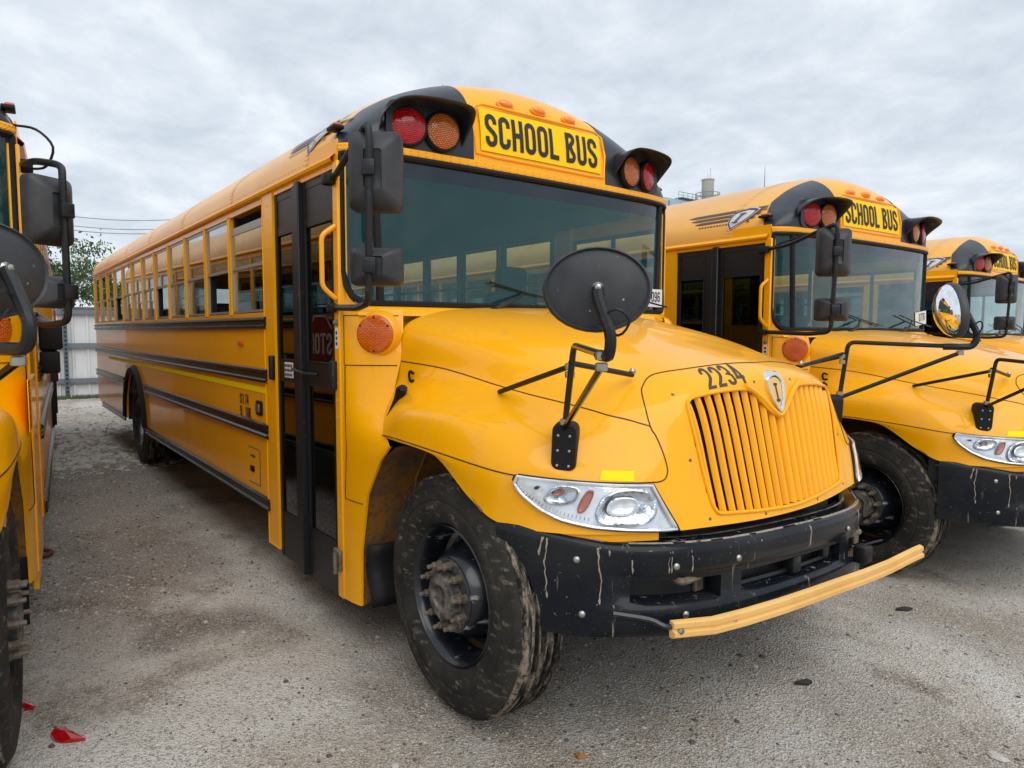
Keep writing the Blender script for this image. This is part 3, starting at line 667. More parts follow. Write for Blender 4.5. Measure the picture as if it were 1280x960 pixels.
# rear-view mirror brackets, heads, crossover mirrors (both sides)
def mirror_set(s, parent):
    f = lambda x, y, z: (x, s*y, z)
    g = lambda L_: [f(*p) for p in L_]
    xm, ym, za, zb_, zm = (-.40, 1.345, 2.44, 1.70, 2.33) if s < 0 else (-.66, 1.39, 2.28, 1.60, 2.33)
    b = MB(); b.tube(bendpts(g([(-1.05, 1.225, zm), (-.80, 1.29, zm+.01 if s < 0 else zm-.02), (xm-.01, ym, za), (xm+.005, ym, za-.06), (xm-.02, ym, zb_), (xm-.20, 1.31, zb_-.015), (-1.03, 1.235, zb_)]), .055), .0155, 8)
    arm = obj('mirror_arm', b, BLK, parent)
    b = MB(); b.rbox(-1.075, -1.0, s*1.25-.028, s*1.25+.028, zm-.03, zm+.025, .01)
    obj('arm_bracket', b, RUB, arm)
    b = MB(); b.rbox(-1.06, -1.0, s*1.25-.02, s*1.25+.02, zb_-.025, zb_+.02, .01); obj('arm_bracket', b, RUB, arm)
    b = MB(); b.tube(bendpts(g([(-.98, 1.235, zm+.005), (-.90, 1.26, zm+.03), (-.62, 1.30, 2.40), (-.55, 1.33, 2.40)]), .02) if s < 0 else smoothpts(g([(-1.0, 1.21, 2.50), (-.9, 1.30, 2.47), (-.80, 1.36, 2.38), (-.85, 1.33, 2.30), (-.95, 1.27, 2.30)]), 4), .006, 5); obj('mirror_cable', b, RUB, arm)
    def head(z0, z1, w):
        zc = (z0+z1)/2; h = (z1-z0)/2; R_ = Matrix.Rotation(s*math.radians(38), 3, 'Z'); b = MB(); vs = []
        lay = [(.92, .94, -.105), (1.0, 1.0, -.098), (1.0, 1.0, -.055), (.97, .98, -.043), (.62, .70, -.008), (.34, .5, .004), (.30, .45, -.004)]
        n = 0
        for fx, fz, dx_ in lay:
            r = min(w, h)*.30
            P = rrect(-w*fx, w*fx, -h*fz, h*fz, r*min(fx, fz), 4); n = len(P)
            vs += [Vector((xm-.015, s*(ym-.027), zc))+R_ @ Vector((dx_+.02, p[0], p[1])) for p in P]
        fs = [(i*n+j, i*n+(j+1) % n, (i+1)*n+(j+1) % n, (i+1)*n+j) for i in range(len(lay)-1) for j in range(n)]+[tuple(range(n)), tuple(6*n+j for j in range(n))]
        b.add(vs, fs); hd = obj('mirror_head', b, PLA, arm, smooth=45)
        b = MB(); P = rrect(-w*.9, w*.9, -h*.92, h*.92, w*.3, 4); b.add([Vector((xm-.015, s*(ym-.027), zc))+R_ @ Vector((-.0855-.002, p[0], p[1])) for p in P], [tuple(range(len(P)))])
        obj('mirror_face', b, MIR, arm, smooth=0)
        b = MB(); b.rbox(-.012, .012, -.028, .028, -.032, .032, .005, R=R_, o=(xm+.015, s*(ym+.013), zc)); obj('mirror_clamp', b, BLK, arm)
        return hd
    if s < 0: head(2.085, 2.415, .112); head(1.775, 1.935, .11)
    else: head(1.935, 2.23, .10); head(1.66, 1.80, .09)
def crossover(s, parent, turned=False, sh=Vector((0, 0, 0))):
    f = lambda x, y, z: (x, s*y, z); g = lambda L_: [f(*p) for p in L_]
    nb = Vector(hs(3.6, 2.35, s, .03))-Vector(hs(3.6, 2.35, s, 0)); nb.normalize()
    base = empty('crossover_mirror', parent=parent)
    # mounting pad on the fender
    b = MB(); P0 = Vector(f(.40, .975, 1.165)); ax = Vector((.05, 0, 1)).normalized(); yv = Vector((.72, -.69*-s*-1, 0)); yv = Vector((.55, s*.60, 0)).normalized(); side = Vector((.62, s*-.78*-1*-1, 0)).normalized()
    out = Vector((.66, s*.75, 0)).normalized(); side = out.cross(ax).normalized()
    lay = [(1.0, -.075), (1.0, .012), (.92, .026)]; vs = []; P = rrect(-.046, .046, -.088, .088, .028, 4); n = len(P)
    for k, h in lay: vs += [P0+side*p[0]*k+ax*p[1]*k+out*(h+.0*p[1]) for p in P]
    b.add(vs, [(i*n+j, i*n+(j+1) % n, (i+1)*n+(j+1) % n, (i+1)*n+j) for i in range(2) for j in range(n)]+[tuple(2*n+j for j in range(n))]); pad = obj('mounting_pad', b, RUB, base)
    b = MB()
    for a_ in (-.02, .022):
        for c_ in (-.065, -.01, .045):
            q = P0+side*a_+ax*c_+out*.027; b.lathe([(.0055, 0), (.0055, .004), (.002, .006)], 6, q, 'X', Matrix((out, side, ax)).transposed(), cap=True)
    obj('pad_bolts', b, STEEL, base, kind='stuff')
    top = Vector(f(.455, .985, 1.535)); foot = P0+ax*.075+out*.02
    fin = Vector(f(.90, 1.275, 1.515))
    b = MB(); b.tube(bendpts([foot, top, fin], .035), .0115, 8); b.tube([foot+out*.008, fin-Vector((.02, 0, .03))], .0105, 8); obj('mirror_pole', b, PIPE if not turned else BLK, base)
    b = MB(); j = Vector(f(.43, .98, 1.46))
    b.tube([j, Vector(hs(2.05, 3.45, s, .012))], .0105, 8); b.tube([j+Vector((0, 0, .012)), Vector(f(.40, .62, 1.415))], .0105, 8)
    obj('mirror_brace', b, BLK, base)
    b = MB()
    for q in (j, j+Vector((0, 0, -.03)), foot+Vector((0, 0, .02)), fin-Vector((.02, 0, 0)), fin-Vector((.02, 0, .03))): b.lathe([(.013, -.012), (.018, -.01), (.018, .01), (.013, .012)], 8, q, 'Z', cap=True)
    b.lathe([(.012, -.01), (.014, .0), (.006, .012)], 8, Vector(f(.40, .62, 1.43)), 'Z', cap=True)
    obj('tube_clamps', b, STEEL, base, kind='stuff')
    back = Vector((.74, s*.67, .05)).normalized(); c0 = Vector(f(.845, 1.262, 1.70))+sh; bolt = c0+back*.052
    stem = bendpts([fin-Vector((.08, -s*-.05, 0)), fin+Vector((.03, s*.02, 0)), fin+Vector((.045, s*.03, .06)), bolt+Vector((.012, s*.012, -.03)), bolt], .03)
    b = MB(); b.tube(stem, .0165, 8); obj('mirror_stem', b, BLK, base)
    b = MB(); b.tube(smoothpts([bolt+Vector((.02, s*.02, -.09)), bolt+Vector((.07, s*.0, -.06)), bolt+Vector((.09, -s*.03, -.09)), bolt+Vector((.06, -s*.02, -.13)), bolt+Vector((.0, 0, -.10))], 4), .004, 5); obj('mirror_cable', b, BLK, base)
    b = MB(); u = Vector((0, 0, 1)).cross(back).normalized(); w = back.cross(u)
    if turned: A_ = math.radians(50); u, w = u*math.cos(A_)+w*math.sin(A_), w*math.cos(A_)-u*math.sin(A_)
    ra, rb = (.148, .116); vs = []; n = 32
    lay = [(.985, -.022), (1.03, -.014), (1.04, .0), (1.02, .014), (.985, .020), (.94, .014), (.75, .026), (.5, .034), (.25, .038), (.03, .039)]
    for k, h in lay: vs += [c0+u*math.cos(2*PI*i/n)*ra*k+w*math.sin(2*PI*i/n)*rb*k+back*h for i in range(n)]
    b.add(vs, [(i*n+j, i*n+(j+1) % n, (i+1)*n+(j+1) % n, (i+1)*n+j) for i in range(len(lay)-1) for j in range(n)]); obj('mirror_shell', b, PLA, base, smooth=50)
    b = MB(); vs = []; lay = [(.985, -.020), (.9, -.040), (.7, -.062), (.45, -.078), (.2, -.086), (.02, -.088)]
    for k, h in lay: vs += [c0+u*math.cos(2*PI*i/n)*ra*k+w*math.sin(2*PI*i/n)*rb*k+back*h for i in range(n)]
    b.add(vs, [(i*n+j, i*n+(j+1) % n, (i+1)*n+(j+1) % n, (i+1)*n+j) for i in range(len(lay)-1) for j in range(n)]); obj('mirror_face', b, MIR, base, smooth=80)
    b = MB(); Rb = Matrix((back, u, w)).transposed()
    b.lathe([(.014, -.012), (.016, .002), (.010, .008), (.009, .018), (.002, .022)], 8, bolt, 'X', Rb, cap=True)
    for a_, c_ in ((.055, .03), (-.055, -.01), (.07, -.03), (-.02, -.06), (-.045, -.045), (.04, -.045), (0.0, .06)):
        b.lathe([(.0055, 0), (.0045, .004), (.001, .005)], 6, c0+u*a_+w*c_+back*.028, 'X', Rb, cap=True)
    obj('shell_bolts', b, STEEL, base, kind='stuff')
mirror_set(-1, bus)
# ---------------------------------------------------------------- cowl, hood, nose
for s in (-1, 1):
    rows = [(.22 if s < 0 else .40, -.84, 1.20), (.50, -.83, 1.20), (.80, -.755, 1.20), (.98, -.63, 1.195), (1.06, -.54, 1.19), (1.13, -.66, 1.16), (1.20, -.74, 1.10), (1.30, -.765, 1.045), (1.44, -.77, 1.005), (1.58, -.79, .98), (1.69, -.835, .955)]
    def cw(i, j):
        z, xf, yf = rows[j]; u = i/10
        if z < 1.1: mx_, my_ = (XF+.06+xf)/2, 1.222
        else:
            k = min(1, (z-1.06)/.25); mx_ = (XF+.06+xf)/2*(1-k)+(-.885)*k; my_ = 1.222*(1-k)+1.195*k
        x = (1-u)**2*(-.985)+2*u*(1-u)*mx_+u*u*xf; y = (1-u)**2*1.222+2*u*(1-u)*my_+u*u*yf
        return (x, s*y, z)
    b = MB(); b.grid(10, len(rows)-1, cw)
    b.grid(1, 4, lambda i, j: (rows[j][1], s*(rows[j][2]-.012*i), rows[j][0]))
    cowl = obj('cowl_panel', b, YEL, bus, smooth=40)
    b = MB()   # panel joint lines
    line = lambda f, n: [f(i/n) for i in range(n+1)]
    def cwf(u, z):
        j = 0
        while j < len(rows)-2 and rows[j+1][0] < z: j += 1
        f = (z-rows[j][0])/(rows[j+1][0]-rows[j][0]); A = Vector(cw(u*10, j)); B_ = Vector(cw(u*10, j+1)); return A*(1-f)+B_*f+Vector((.0012, s*.0012, 0))
    b.tube([cwf(.12, z) for z in (1.415, 1.2, 1.0, .80, .745)], .0022, 4); b.tube(line(lambda u: cwf(.12+.85*u, 1.415), 8), .0022, 4); b.tube(line(lambda u: cwf(.12+.75*u, .745), 6), .0022, 4)
    b.tube([cwf(.10, z) for z in (1.66, 1.415)], .0018, 4); b.tube(line(lambda u: cwf(.10+.85*u, 1.66), 8), .0018, 4)
    obj('cowl_seam', b, RUB, cowl)
    b = MB(); R_ = Matrix.Rotation(s*math.radians(50), 3, 'Z'); o_ = Vector((-.850, s*1.095, 1.568))
    b.lathe([(.118, -.03), (.112, .004), (.095, .016)], 28, o_, 'X', R_); obj('lamp_boss', b, YEL, bus, smooth=60)
    b = MB(); b.lathe([(.096, .010), (.094, .024), (.084, .032), (.05, .038), (.001, .040)], 28, o_, 'X', R_)
    for a in range(0, 24):
        for q in range(1, 7):
            aa = a*PI/12+(q % 2)*PI/24; r = q*.0135; P = o_+R_ @ Vector((.0405-.010*(r/.085)**2, r*math.cos(aa), r*math.sin(aa)))
            n_ = R_ @ Vector((1, 0, 0)); u_ = R_ @ Vector((0, 1, 0)); w_2 = R_ @ Vector((0, 0, 1)); k = .0045
            b.add([P+u_*k-n_*.002, P+w_2*k-n_*.002, P-u_*k-n_*.002, P-w_2*k-n_*.002, P+n_*.003], [(0, 1, 4), (1, 2, 4), (2, 3, 4), (3, 0, 4)])
    obj('turn_signal_lamp', b, ORG, bus, smooth=0, fix=False)
    b = MB()
    for a in (30, 90, 150, 270): b.lathe([(.006, 0), (.005, .008)], 6, o_+R_ @ Vector((.028, .083*math.cos(math.radians(a)), .083*math.sin(math.radians(a)))), 'X', R_, cap=True)
    obj('lamp_screws', b, INK, bus, kind='stuff')
    # inner wheel well, liner and mud flap
    b = MB(); ap = [(-.84, .22), (-.83, .50), (-.755, .80), (-.63, .98), (-.50, 1.06), (-.30, 1.09), (-.10, 1.07), (.10, .96), (.17, .91)]
    b.grid(len(ap)-1, 4, lambda i, j: (ap[i][0]-(.0 if j == 0 else .02), s*(1.185-.13*j), ap[i][1]+(.0 if j == 0 else .02)))
    b.box(-.86, .40, s*.66-.01, s*.66+.01, .45, 1.12)
    b.tube([(-.78, s*.95, .50), (-.72, s*.95, .86), (-.6, s*.95, 1.03)], .006, 4)
    obj('wheel_well', b, YELD, bus, smooth=30)
    b = MB(); b.grid(4, 6, lambda i, j: (-.80+.012*math.sin(j*1.3)+.05*(1-j/6)**2+.02*math.sin(i), s*(1.19-.075*i), .24+.30*j/6)); q = obj('mud_flap', b, RUB, bus)
    m_ = q.modifiers.new('s', 'SOLIDIFY'); m_.thickness = .012
# cowl top behind the hood (wiper tray)
b = MB(); b.grid(24, 2, lambda i, j: (*[k for k in (lambda p: (p[0]+.002+j*.035, p[1]))(wsplan(.9+12.2*i/24))], (1.712, 1.700, 1.66)[j]))
obj('cowl_top', b, YEL, bus, smooth=60)
b = MB(); b.grid(24, 1, lambda i, j: (*wsplan(.95+12.1*i/24, .012), (1.50, 1.708)[j])); obj('cowl_bulkhead', b, YEL, bus, smooth=60)
# grille outline on the hood surface, (u, v) of the surface
GO = [(7.20, .25), (7.55, .22), (8.2, .17), (9.0, .13)]
GL_ = [(6.94, 1.9), (6.98, 1.35), (7.02, .9), (7.07, .50), (7.12, .34)]
GT = [(8.97, 2.30), (8.75, 2.50), (8.55, 2.84), (8.42, 3.12), (8.26, 3.36), (7.9, 3.46), (7.5, 3.50), (7.05, 3.48), (6.92, 3.36), (6.88, 3.1), (6.90, 2.5)]
half = GT+GL_+GO
full = half+[(18-u, v) for u, v in half[::-1][1:-0 or None]]
full = half+[(18-u, v) for u, v in reversed(half) if u < 8.99]
def inpoly(x, y, P):
    c = False
    for i in range(len(P)):
        x1, y1 = P[i-1]; x2, y2 = P[i]
        if (y1 > y) != (y2 > y) and x < (x2-x1)*(y-y1)/(y2-y1)+x1: c = not c
    return c
# hood: fine grid, grille opening cut out of the nose
NU, NV = 180, 80
def hv(j):
    return j/NV*8
b = MB()
P_ = {}
def hp_(i, j): return hs(i*18/NU, hv(j), -1)
b.grid(NU, NV, hp_, lambda i, j: not inpoly((i+.5)*18/NU, hv(j+.5), full))
hood = obj('hood', b, YEL, bus, smooth=75)
# grille lip and vanes
b = MB(); lip = [hs(u, v, -1, .002) for u, v in full]; lip = smoothpts(lip+[lip[0]], 3)[:-1]
b.tube(lip, .0075, 8, closed=True)
inn = [(.0, 0)]
b.grid(len(lip)-1, 1, lambda i, j: lip[i] if j == 0 else lip[i]+Vector((-.05, 0, 0)))
obj('grille_lip', b, YEL, hood)
def u_of_y(y, v):
    lo, hi = 5.5, 9.0
    for _ in range(24):
        m_ = (lo+hi)/2
        if abs(_y(m_, v)) > abs(y): lo = m_
        else: hi = m_
    return lo
def _y(u, v): return hs(u, v, -1)[1]
def top_v(u):   # upper limit of the opening at u (half)
    T_ = sorted([(a, c) for a, c in GT if a >= 6.9]); 
    for (a, c), (a2, c2) in zip(T_, T_[1:]):
        if a <= u <= a2: return c+(c2-c)*(u-a)/(a2-a+1e-9)
    return 3.48 if u < 8 else 2.3
ys = [-.505+k*(1.01/19)+.0 for k in range(20)]
for k, y in enumerate(ys):
    b = MB(); vs = []; ay = abs(y); w = .0192
    n = 14; cols = 6
    yb = y*.90
    pts = []
    u1 = u_of_y(y, 3.0); vt = top_v(min(u1, 9.0))+.06; vb = .16
    if ay > .5: vt = 3.2
    for i in range(n+1):
        v = vb+(vt-vb)*i/n; f = v/3.5; yy = yb*(1-f)+y*f
        u = u_of_y(yy, v); P = Vector(hs(u, v, -1 if yy < 0 else 1)); P.y = yy
        pts.append(P)
    for i, P in enumerate(pts):
        sl = math.atan2(.12, .5)*(-1 if y < 0 else 1)*ay
        tw = (1 if y < 0 else -1)
        for q in range(cols+1):
            a = q/cols*2-1       # -1..1 over the width
            h = -.028*a*a*abs(a)-.004
            skew = -(.010)*a*tw
            vs.append(P+Vector((h+skew, a*w, 0)))
    c1 = cols+1
    b.add(vs, [(i*c1+q, (i+1)*c1+q, (i+1)*c1+q+1, i*c1+q+1) for i in range(n) for q in range(cols)])
    o = obj('grille_vane', b, YEL, hood, smooth=70)
b = MB(); b.grid(20, 8, lambda i, j: (.555+.06*(1-abs(i/10-1)**2)-.10*j/8+.0, -.56+1.12*i/20, .84+.52*j/8)); obj('grille_backing', b, INK, hood)
# grille badge: V moulding, shield, letter
vpts = [(8.20, 3.55), (8.42, 3.18), (8.62, 2.82), (8.80, 2.52), (9, 2.33)]
b = MB(); L_ = [hs(u, v, -1, .006) for u, v in vpts]+[hs(u, v, 1, .006) for u, v in vpts[::-1][1:]]
b.tube(smoothpts(L_, 4), .011, 8)
obj('badge_moulding', b, YEL, hood)
def bp(x, y, h=.0):  # shield frame on the nose centre: x -.5...5, y -1..1 ; world
    zc = 1.335; z = zc+y*.082; f = (z-1.19)/(1.405-1.19)
    return Vector((.672-.062*f+.012+h, x*.118, z))
shp = [(-.5, .62), (-.34, .88), (-.15, .98), (0, 1.0), (.15, .98), (.34, .88), (.5, .62), (.47, .1), (.36, -.35), (.18, -.75), (0, -1), (-.18, -.75), (-.36, -.35), (-.47, .1)]
b = MB(); n = len(shp); vs = []
for k, h in ((1.06, -.03), (1.06, .004), (1.0, .010), (.84, .010), (.80, .003)): vs += [bp(x*k, y*k-(0 if k > .9 else .0), h) for x, y in shp]
b.add(vs, [(i*n+j, i*n+(j+1) % n, (i+1)*n+(j+1) % n, (i+1)*n+j) for i in range(4) for j in range(n)])
bd = obj('grille_badge', b, CHR, hood, smooth=35)
b = MB(); b.add([bp(x*.82, y*.82, .003) for x, y in shp], [tuple(range(n))]); obj('badge_field', b, ARM, hood, smooth=0)
b = MB()
vs = []
for k, h in ((.80, .0035), (.745, .0035)): vs += [bp(x*k, y*k, h) for x, y in shp]
b.add(vs, [(j, (j+1) % n, n+(j+1) % n, n+j) for j in range(n)])
text(b, 'I', lambda x, y: bp((x-.25)*.75, -.50+y*.95, .0045), t=.13); obj('badge_letter', b, DEC, hood, smooth=0)
# seams of the fender / nose panels, screws
def seam(uv, s, b, r=.0028): b.tube([hs(p.x, p.y, s, .0004) for p in smoothpts([(a, c, 0) for a, c in uv], 4)], r, 5)
for s in (-1, 1):
    b = MB()
    seam([(.0, 3.98), (1, 4.03), (2.09, 3.93), (3.79, 3.87), (4.7, 3.45), (5.86, 2.72)], s, b)
    seam([(.15, .9), (.45, .87), (1.92, .98), (3.15, .96), (3.95, .96)], s, b)
    seam([(4.0, 1.0), (4.51, 1.0), (5.06, 1.0), (5.57, 1.01), (6.0, 1.02), (6.2, 1.04), (6.30, 1.15), (6.29, 1.46), (6.01, 2.34), (5.86, 2.72), (5.45, 4.31), (5.5, 4.7), (5.75, 4.95), (6.21, 5.04), (7.02, 5.03), (8.2, 4.96), (9.0, 4.83)], s, b)
    obj('hood_seam', b, INK, hood)
    b = MB()
    for u, v in ((6.48, 4.01), (6.77, 1.48), (6.99, .16), (8.21, .09), (8.47, 3.70)):
        P = Vector(hs(u, v, s, 0)); n_ = (Vector(hs(u, v, s, .02))-P).normalized(); rivet(P, n_, .0075, .004)
    obj('nose_screws', b, NUT, hood, kind='stuff', smooth=0, fix=False)
    b = MB(); P = Vector(hs(.42, 2.55, s, .012))
    b.tube(smoothpts([(-.72, s*1.13, 1.12), (-.66, s*1.12, 1.20), P+Vector((-.01, s*.01, 0)), P+Vector((.02, s*.01, .03))], 3), [.012]*6+[.016, .02, .02, .012], 8)
    b.tube([P+Vector((-.02, 0, -.02)), P+Vector((.03, s*.005, .03))], .022, 8)
    obj('hood_latch', b, RUB, hood)
    b = MB(); P = Vector(hs(.40, 3.32, s, .014)); b.tube(smoothpts([P+Vector((.02, 0, .015)), P+Vector((-.01, 0, .024)), P+Vector((-.02, 0, .0)), P+Vector((-.005, 0, -.022)), P+Vector((.02, 0, -.018))], 4), .007, 6); obj('hood_hook', b, RUB, hood)
    b = MB(); b.grid(4, 2, lambda i, j: hs(5.13+(5.70-5.13)*i/4+.03*j/2*-1+.03, 1.05+.27*j/2, s, .002)); obj('reflective_sticker', b, YELS, hood)
    # headlamp
    VB = [(3.95, .90), (4.04, .77), (4.21, .61), (4.5, .40), (4.81, .24), (5.25, .13), (5.63, .07), (6.04, .03), (6.39, .02)]
    def vbot(u):
        for (a, c), (a2, c2) in zip(VB, VB[1:]):
            if a <= u <= a2: return c+(c2-c)*(u-a)/(a2-a)
        return VB[-1][1]
    def hl(i, j, nI, nJ, off, k=1.0):
        fv = .5+(j/nJ-.5)*k; fu = .5+(i/nI-.5)*k
        u = 3.97+(6.06-3.97)*fu; v0 = vbot(u+(.33*fu*fu)*(1-fv)); v1 = .955
        return hs(u+.33*(1-fv)*fu**2, v0+(v1-v0)*fv, s, off)
    hlr = empty('headlamp', parent=bus)
    b = MB(); b.grid(26, 10, lambda i, j: hl(i, j, 26, 10, .003)); obj('bezel', b, HLW, hlr, smooth=60)
    edge = [(i, 0) for i in range(27)]+[(26, j) for j in range(1, 11)]+[(i, 10) for i in range(25, -1, -1)]+[(0, j) for j in range(9, 0, -1)]
    b = MB(); b.tube([hl(i, j, 26, 10, .004) for i, j in edge], .0055, 6, closed=True); obj('bezel_edge', b, RUB, hlr)
    b = MB(); b.tube([hl(i, j, 26, 10, .016, .955) for i, j in edge], .006, 6, closed=True); obj('lens_rim', b, HLW, hlr)
    b = MB(); b.grid(26, 10, lambda i, j: hl(i, j, 26, 10, .022+.006*math.sin(PI*i/26), .96)); obj('lens', b, HLG, hlr, smooth=60)
    def bowl(cu, cv, ru, rv, dep, name, M_, wall=.012):
        b = MB(); vs = []; n = 24
        for k, h in ((1.12, wall+.004), (1.0, wall+.006), (.92, wall), (.72, wall-dep*.5), (.45, wall-dep*.85), (.15, wall-dep)):
            for i in range(n):
                a = 2*PI*i/n; e_ = 1.0
                ca, sa = math.cos(a), math.sin(a); ca = math.copysign(abs(ca)**.8, ca); sa = math.copysign(abs(sa)**.8, sa)
                vs.append(hs(cu+ru*k*ca+.12*sa*rv, min(max(cv+rv*k*sa, .03), .94), s, max(h, .0045)))
        b.add(vs, [(i*n+j, i*n+(j+1) % n, (i+1)*n+(j+1) % n, (i+1)*n+j) for i in range(5) for j in range(n)]+[tuple(5*n+j for j in range(n))])
        return obj(name, b, M_, hlr, smooth=60)
    bowl(5.66, .50, .37, .33, .010, 'main_reflector', HLR); bowl(5.58, .52, .19, .16, .006, 'projector_bowl', HLW, .014)
    bowl(4.72, .68, .20, .17, .008, 'turn_reflector', HLR); bowl(4.66, .72, .055, .06, .004, 'turn_bulb', HLO, .017)
    bowl(5.06, .60, .065, .20, .002, 'side_reflector', HLO, .014)
    bowl(4.36, .78, .03, .03, .002, 'marker_bulb', RUB, .014)
    b = MB()
    b.grid(6, 3, lambda i, j: hs(5.55+.35*i/6, .80+.05*j/3, s, .016)); obj('lens_etching', b, RIMM, hlr)
    b = MB()
    for k in range(22): b.tube([hl(1+k*.62, 4.9-.10*k*.9 if False else 1.2, 26, 10, .010), hl(1+k*.62, 2.0, 26, 10, .010)], .0015, 4)
    obj('reflector_ribs', b, HLR, hlr, kind='stuff')
    # fender lower lip between wheel opening and nose, behind the bumper
    b = MB(); b.grid(24, 3, lambda i, j: Vector(hs(3.9+2.2*i/24, 0, s, -.012*(j > 0)))+Vector((0, 0, (0, 0, -.028, -.03)[j])) - Vector((.03*(j == 3), s*.0, 0))); obj('fender_valance', b, YEL, hood)
    b = MB(); b.grid(24, 1, lambda i, j: Vector(hs(3.6+2.8*i/24, 0, s, -.05))+Vector((-.02, 0, -.16*j+.02))); obj('splash_panel', b, INK, hood)
# windshield wipers
for (p, q, r_) in (((-.800, -.42, 1.70), (-.848, -.17, 1.80), (.10)), ((-.800, .42, 1.70), (-.848, .72, 1.80), .10)):
    b = MB(); p = Vector(p); q = Vector(q); b.tube([p, p*.5+q*.5+Vector((.03, 0, .0)), q], [.014, .011, .007], 6); b.tube([p+Vector((0, 0, -.03)), p+Vector((.01, 0, .015))], .02, 8)
    b.tube([q+Vector((.004, -.24, .055)), q+Vector((.004, 0, .008)), q+Vector((.004, .36, -.045))], .0065, 5); obj('wiper', b, BLK, bus)
# number, notice and data label
b = MB(); wN = text(MB(), '2234', lambda x, y: (0, 0, 0))
b = MB(); text(b, '2234', lambda x, y: hs(7.42+x/wN*.92, 3.68+y*1.24, -1, .0015), t=.14)
num = obj('fleet_number', b, NUMI, bus, smooth=0)
b = MB(); b.box(-1.03, -.995, -1.2335, -1.2315, 1.495, 1.60); tg = obj('door_release_tag', b, WHT, bus, smooth=0)
b = MB()
for k in range(3): b.box(-1.022, -1.002, -1.2345, -1.2337, 1.512+k*.027, 1.528+k*.027)
obj('tag_print', b, DEC, tg, smooth=0)
b = MB(); b.lathe([(.016, 0), (.014, .012), (.006, .02)], 10, (-1.012, -1.2312, 1.625), 'Y', Matrix.Rotation(PI, 3, 'Z'), cap=True); obj('release_button', b, NUT, bus)
# bumper
def bx_(y):
    a = abs(y); T_ = [(0, .785), (.25, .78), (.5, .755), (.7, .70), (.85, .62), (.97, .525), (1.06, .425), (1.13, .32), (1.165, .235)]
    i = 0
    while i < len(T_)-2 and T_[i+1][0] < a: i += 1
    p = [(T_[0][0]-.25, T_[0][1]-.005, 0)]+[(q, w, 0) for q, w in T_]
    a0, c0 = T_[i]; a1, c1 = T_[i+1]; f = (a-a0)/(a1-a0)
    m0 = ((c1-T_[i-1][1])/(a1-T_[i-1][0]) if i else 0)*(a1-a0); m1 = ((T_[i+2][1]-c0)/(T_[i+2][0]-a0) if i+2 < len(T_) else (c1-c0)/(a1-a0))*(a1-a0)
    return (2*f**3-3*f*f+1)*c0+(f**3-2*f*f+f)*m0+(-2*f**3+3*f*f)*c1+(f**3-f*f)*m1
def bnorm(y):
    d = (bx_(y+.005)-bx_(y-.005))/.01 if abs(y) < 1.155 else (-3.0 if y > 0 else 3.0)
    n = Vector((1, -d, 0)); return n.normalized()
def bz(y, z): return z-.042*y          # the bumper hangs a little lower on the driver's side
yb_ = [-1.165, -1.15, -1.13, -1.10, -1.06, -1.02, -.97, -.91, -.85, -.80, -.74, -.68, -.60, -.52, -.49, -.43, -.38, -.28, -.18, -.09, 0]
yb_ = yb_+[-y for y in yb_[::-1][1:]]
prof = [(-.10, .795), (-.045, .797), (-.018, .792), (-.004, .778), (.0, .76), (-.002, .735), (-.004, .70), (-.018, .685), (-.020, .66), (-.020, .62), (-.020, .575), (-.006, .562), (-.002, .545), (-.004, .51), (-.006, .475), (-.016, .455), (-.035, .445), (-.09, .44)]
def bpt(i, j, k=0):
    y = yb_[i]; h, z = prof[j]; n = bnorm(y); k2 = min(1, max(0, (abs(y)-.86)/.10)); h = h*(1-k2)+(min(h, -.004) if j < 5 or j > 15 else -.003)*k2;
    e_ = min(1, max(0, (abs(y)-.9)/.26)); z = z+(.045*e_*((z-.44)/.35))
    return Vector((bx_(y), y, bz(y, z)))+n*(h-k)
hole = lambda i, j: 8 <= j <= 9 and ((-.86 < (yb_[i]+yb_[i+1])/2 < -.49) or (-.39 < (yb_[i]+yb_[i+1])/2 < .39) or (.49 < (yb_[i]+yb_[i+1])/2 < .86))
bum = empty('front_bumper', parent=bus)
b = MB(); b.grid(len(yb_)-1, len(prof)-1, lambda i, j: bpt(i, j), lambda i, j: not hole(i, j)); 
# inward walls round the openings
for (ya, yb2) in ((-.85, -.49), (-.38, .38), (.49, .85)):
    ia, ib = yb_.index(ya), yb_.index(yb2)
    loop = [(i, 8) for i in range(ia, ib+1)]+[(ib, 9), (ib, 10)]+[(i, 10) for i in range(ib-1, ia-1, -1)]+[(ia, 9)]
    n = len(loop); b.add([bpt(*p) for p in loop]+[bpt(*p, .09) for p in loop], [(k, (k+1) % n, n+(k+1) % n, n+k) for k in range(n)])
q = obj('bumper_face', b, BUMP, bum, smooth=50)
b = MB(); b.grid(len(yb_)-1, 1, lambda i, j: Vector((bx_(yb_[i]), yb_[i], bz(yb_[i], .7955)+.036*min(1, max(0, (abs(yb_[i])-.9)/.26)))) + bnorm(yb_[i])*(-.10 if j else -.03)); obj('bumper_top_ledge', b, BTOP, bum)
b = MB(); b.grid(len(yb_)-1, 1, lambda i, j: bpt(i, 5+8*j, .10)); b.grid(len(yb_)-1, 1, lambda i, j: bpt(i, 0, .0)+Vector((-.02, 0, .0 if j == 0 else -.33))); obj('bumper_back', b, INK, bum)
